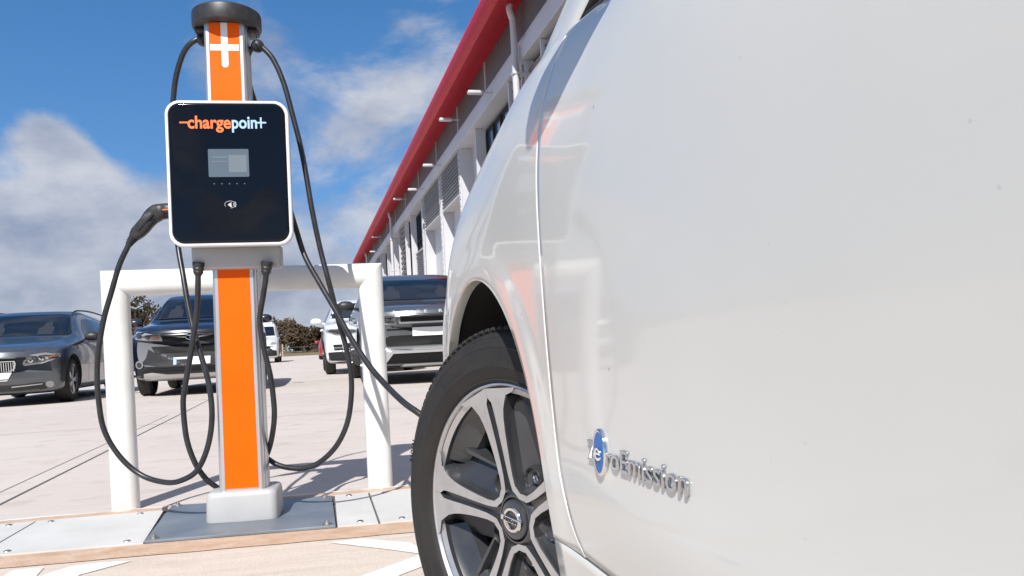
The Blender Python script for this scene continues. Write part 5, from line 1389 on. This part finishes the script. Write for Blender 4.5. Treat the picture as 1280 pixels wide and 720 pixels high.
# ---- two compact SUVs, silver grey and white ----
def front_rr(grey):
    P1 = 'p_silvergrey' if grey else 'p_white'
    def f(decal, dots, body, root, bvh):
        decal('windscreen', [(-.74, 1.19), (.74, 1.19), (.775, 1.21), (.64, 1.52), (.56, 1.545), (-.56, 1.545), (-.64, 1.52), (-.775, 1.21)], 'car_glass', body, 'F', .010, .06, .01)
        g_ = decal('grille', [(-.43, .815), (.43, .815), (.46, .935), (-.46, .935)], 'silver_trim', body, 'F', .010, .05, .016)
        decal('grille_mesh', [(-.41, .838), (.41, .838), (.435, .92), (-.435, .92)], 'grille_black', g_, 'F', .016, .05, .012)
        for k in range(3): decal('mesh_bar', [(-.41, .850+.022*k), (.41, .850+.022*k), (.41, .856+.022*k), (-.41, .856+.022*k)], 'trim_grey', g_, 'F', .022, .05, .008)
        for s in (-1, 1):
            h = decal('headlight', [(s*.47, .80), (s*.70, .815), (s*.88, .875), (s*.89, .945), (s*.70, .945), (s*.49, .93)], 'lamp_glass', body, 'F', .010, .05, .02)
            decal('lamp_inner', [(s*.49, .822), (s*.70, .84), (s*.84, .885), (s*.84, .925), (s*.51, .915)], 'lamp_dark', h, 'F', .014, .05, .01)
            dots('lamp_lens', s*.575, .872, .036, 'chrome', h, .022); dots('lamp_bulb', s*.575, .872, .02, 'lamp_dark', h, .028); dots('lamp_lens', s*.70, .885, .030, 'chrome', h, .022)
            if not grey:
                decal('fog_vent', [(s*.56, .50), (s*.74, .50), (s*.76, .62), (s*.58, .62)], 'grille_black', body, 'F', .008, .05, .016); decal('vent_bar', [(s*.57, .545), (s*.75, .545), (s*.75, .557), (s*.57, .557)], 'silver_trim', body, 'F', .016, .05, .008)
            decal('seat', [(s*.28, 1.22), (s*.52, 1.22), (s*.50, 1.34), (s*.44, 1.37), (s*.43, 1.43), (s*.34, 1.43), (s*.33, 1.37), (s*.27, 1.33)], 'seat_dark', body, 'F', .0115, .08, .002)
        if grey:
            decal('lower_grille', [(-.60, .52), (.60, .52), (.66, .615), (.56, .66), (-.56, .66), (-.66, .615)], 'grille_black', body, 'F', .008, .05, .014)
            decal('bumper_slot', [(-.60, .735), (.60, .735), (.60, .752), (-.60, .752)], 'grille_black', body, 'F', .006, .05, .012)
            decal('lower_bumper', [(-.86, .24), (.86, .24), (.88, .36), (.70, .50), (-.70, .50), (-.88, .36)], 'grille_black', body, 'F', .007, .05, .014)
            decal('skid_plate', [(-.78, .26), (-.66, .26), (-.54, .42), (.54, .42), (.66, .26), (.78, .26), (.62, .505), (-.62, .505)], 'silver_trim', body, 'F', .018, .05, .02)
            decal('skid_plate', [(-.46, .235), (.46, .235), (.40, .275), (-.40, .275)], 'silver_trim', body, 'F', .018, .05, .02)
            numplate(decal, body, .645, .52, .115, False)
        else:
            decal('lower_bumper', [(-.90, .24), (.90, .24), (.92, .46), (.60, .47), (.55, .52), (-.55, .52), (-.60, .47), (-.92, .46)], 'trim_grey', body, 'F', .010, .05, .014)
            decal('lower_grille', [(-.50, .535), (.50, .535), (.50, .64), (-.50, .64)], 'grille_black', body, 'F', .008, .05, .014); numplate(decal, body, .66, .52, .115, False)
        # spaced capitals along the bonnet edge
        word = 'RANGE ROVER'
        b_ = new()
        for i, chh in enumerate(word):
            if chh == ' ': continue
            x = -.50+1.0*i/10; hit = bvh.ray_cast(Vector((x, -2, .968)), Vector((0, 1, 0)))
            me = text_mesh(chh, .062, .004, .002, align='CENTER'); sl = math.atan2(hit[1].z, -hit[1].y); sl = min(sl, radians(50))
            add_me(b_, me, Matrix.Translation((x, hit[0].y-.014, .945)) @ Matrix.Rotation(radians(90)-sl, 4, 'X') @ Matrix.Diagonal((1.25, 1, 1, 1))); bpy.data.meshes.remove(me)
        done(b_, 'lettering', 'silver_trim', body)
        side_glass(decal, [(1.72, 1.11), (2.33, 1.12), (2.33, 1.44), (2.15, 1.43), (1.92, 1.30)], [(2.40, 1.12), (3.10, 1.15), (3.10, 1.40), (2.40, 1.45)], body, [(3.18, 1.17), (3.80, 1.22), (3.65, 1.33), (3.18, 1.38)])
        door_lines(decal, body, (1.45, 2.36, 3.1), .40, 1.08); handles(decal, body, (2.08, 2.85), .96, P1)
        for ax in ('R', 'L'): decal('sill_cladding', [(1.3, .245), (3.0, .245), (3.0, .42), (1.3, .42)], 'trim_grey', body, ax, .008, .1, .012)
        decal('wiper', [(-.66, 1.197), (.05, 1.203), (.05, 1.211), (-.66, 1.209)], 'black_plastic', body, 'F', .02, .1, .01)
    return f
for kind in ('grey', 'white'):
    E3 = base_tables(4.36, .95, .99, 1.20, 1.15, 1.63, 2.1, 3.9, 1.52, 1.06, .64, (.46, .88), .32, .24)
    E3.update(paint='p_silvergrey' if kind == 'grey' else 'p_white', wy=(.87, 3.53), wr=.37, mirror=(1.07, 1.45, 1.14), front=front_rr(kind == 'grey'), spokes=5, twin=True, mirror_m='black_plastic' if kind == 'grey' else 'p_white')
    if kind == 'grey': parked_car('suv', E3, 'silver grey SUV behind the right leg of the white barrier', 'car', at_wheel(G(461, 481), -.95, .90), scale=1.14)
    else: parked_car('suv', E3, 'white SUV farther back, left of the silver grey one', 'car', at_wheel(G(413, 468), -.92, .88), scale=1.11)
# ---- white van far off ----
E4 = base_tables(4.42, .90, .98, 1.0, 1.22, 1.83, 1.75, 4.3, 1.83, 1.12, .70, (.50, .75), .25, .24, .95)
def front_van(decal, dots, body, root, bvh):
    decal('windscreen', [(-.72, 1.25), (.72, 1.25), (.66, 1.68), (.6, 1.70), (-.6, 1.70), (-.66, 1.68)], 'car_glass', body, 'F', .006, .08, .01)
    decal('bumper', [(-.86, .24), (.86, .24), (.88, .52), (.62, .60), (.5, .74), (-.5, .74), (-.62, .60), (-.88, .52)], 'trim_grey', body, 'F', .008, .08, .014)
    decal('grille', [(-.42, .62), (.42, .62), (.46, .76), (-.46, .76)], 'grille_black', body, 'F', .014, .08, .014)
    numplate(decal, body, .44)
    for s in (-1, 1):
        decal('headlight', [(s*.52, .82), (s*.78, .84), (s*.84, 1.02), (s*.76, 1.05), (s*.56, .92)], 'lamp_glass', body, 'F', .01, .08, .02)
    for ax in ('R', 'L'): decal('side_window', [(1.5, 1.18), (2.1, 1.18), (2.1, 1.6), (1.85, 1.6)], 'car_glass', body, ax, .006, .1, .01)
    b = new(); box(b, -.55, .55, 1.9, 2.0, 1.86, 1.90, .01); box(b, -.55, .55, 3.4, 3.5, 1.86, 1.90, .01)
    for s in (-1, 1): box(b, s*.56-.02, s*.56+.02, 1.85, 3.6, 1.84, 1.92, .008)
    done(b, 'roof_bars', 'p_white', root)
E4.update(paint='p_white', wy=(.85, 3.5), wr=.33, mirror=(1.02, 1.35, 1.25), front=front_van, mirror_m='black_plastic')
parked_car('van', E4, 'small white van parked far back beyond the charging post', 'van', at_wheel(G(347, 453), .90, .95), scale=1.15)
# ---- hatchbacks of which only a corner shows ----
def front_hatch(decal, dots, body, root, bvh):
    decal('windscreen', [(-.66, 1.02), (.66, 1.02), (.54, 1.36), (-.54, 1.36)], 'car_glass', body, 'F', .005, .1, .01)
    decal('rear_window', [(-.60, 1.05), (.60, 1.05), (.50, 1.33), (-.50, 1.33)], 'car_glass', body, 'B', .005, .1, .01)
    M.setdefault('tail_red', mat('tail_red', (.5, .01, .01), .1, coat=1))
    for s in (-1, 1):
        decal('tail_light', [(s*.60, .80), (s*.84, .80), (s*.84, 1.06), (s*.66, 1.04)], 'tail_red', body, 'B', .01, .1, .02); decal('headlight', [(s*.5, .66), (s*.8, .70), (s*.82, .80), (s*.55, .76)], 'lamp_glass', body, 'F', .01, .1, .02)
    side_glass(decal, [(1.6, .98), (2.2, .98), (2.2, 1.30), (1.9, 1.26)], [(2.28, .98), (3.1, 1.0), (3.0, 1.26), (2.28, 1.31)], body)
for nm, pt_, lb, nt_ in (('p_bluedark', G(158, 470), 'dark blue hatchback glimpsed between the barrier and the navy SUV, tail lamp showing', 0), ('p_red', G(401.5, 449.5), 'red hatchback glimpsed far behind the white SUV', 1)):
    E5 = base_tables(4.0, .87, .80, 1.05, .98, 1.47, 1.75, 3.5, 1.40, .93, .58, (.42, .60), .30, .2)
    E5.update(paint=nm, wy=(.78, 3.25), wr=.31, mirror=(.95, 1.3, 1.0), front=front_hatch)
    if nt_ == 0: parked_car('hatchback', E5, lb, 'car', pt_, yaw=YAW+pi)
    else: parked_car('hatchback', E5, lb, 'car', at_wheel(pt_, -.75, .78))
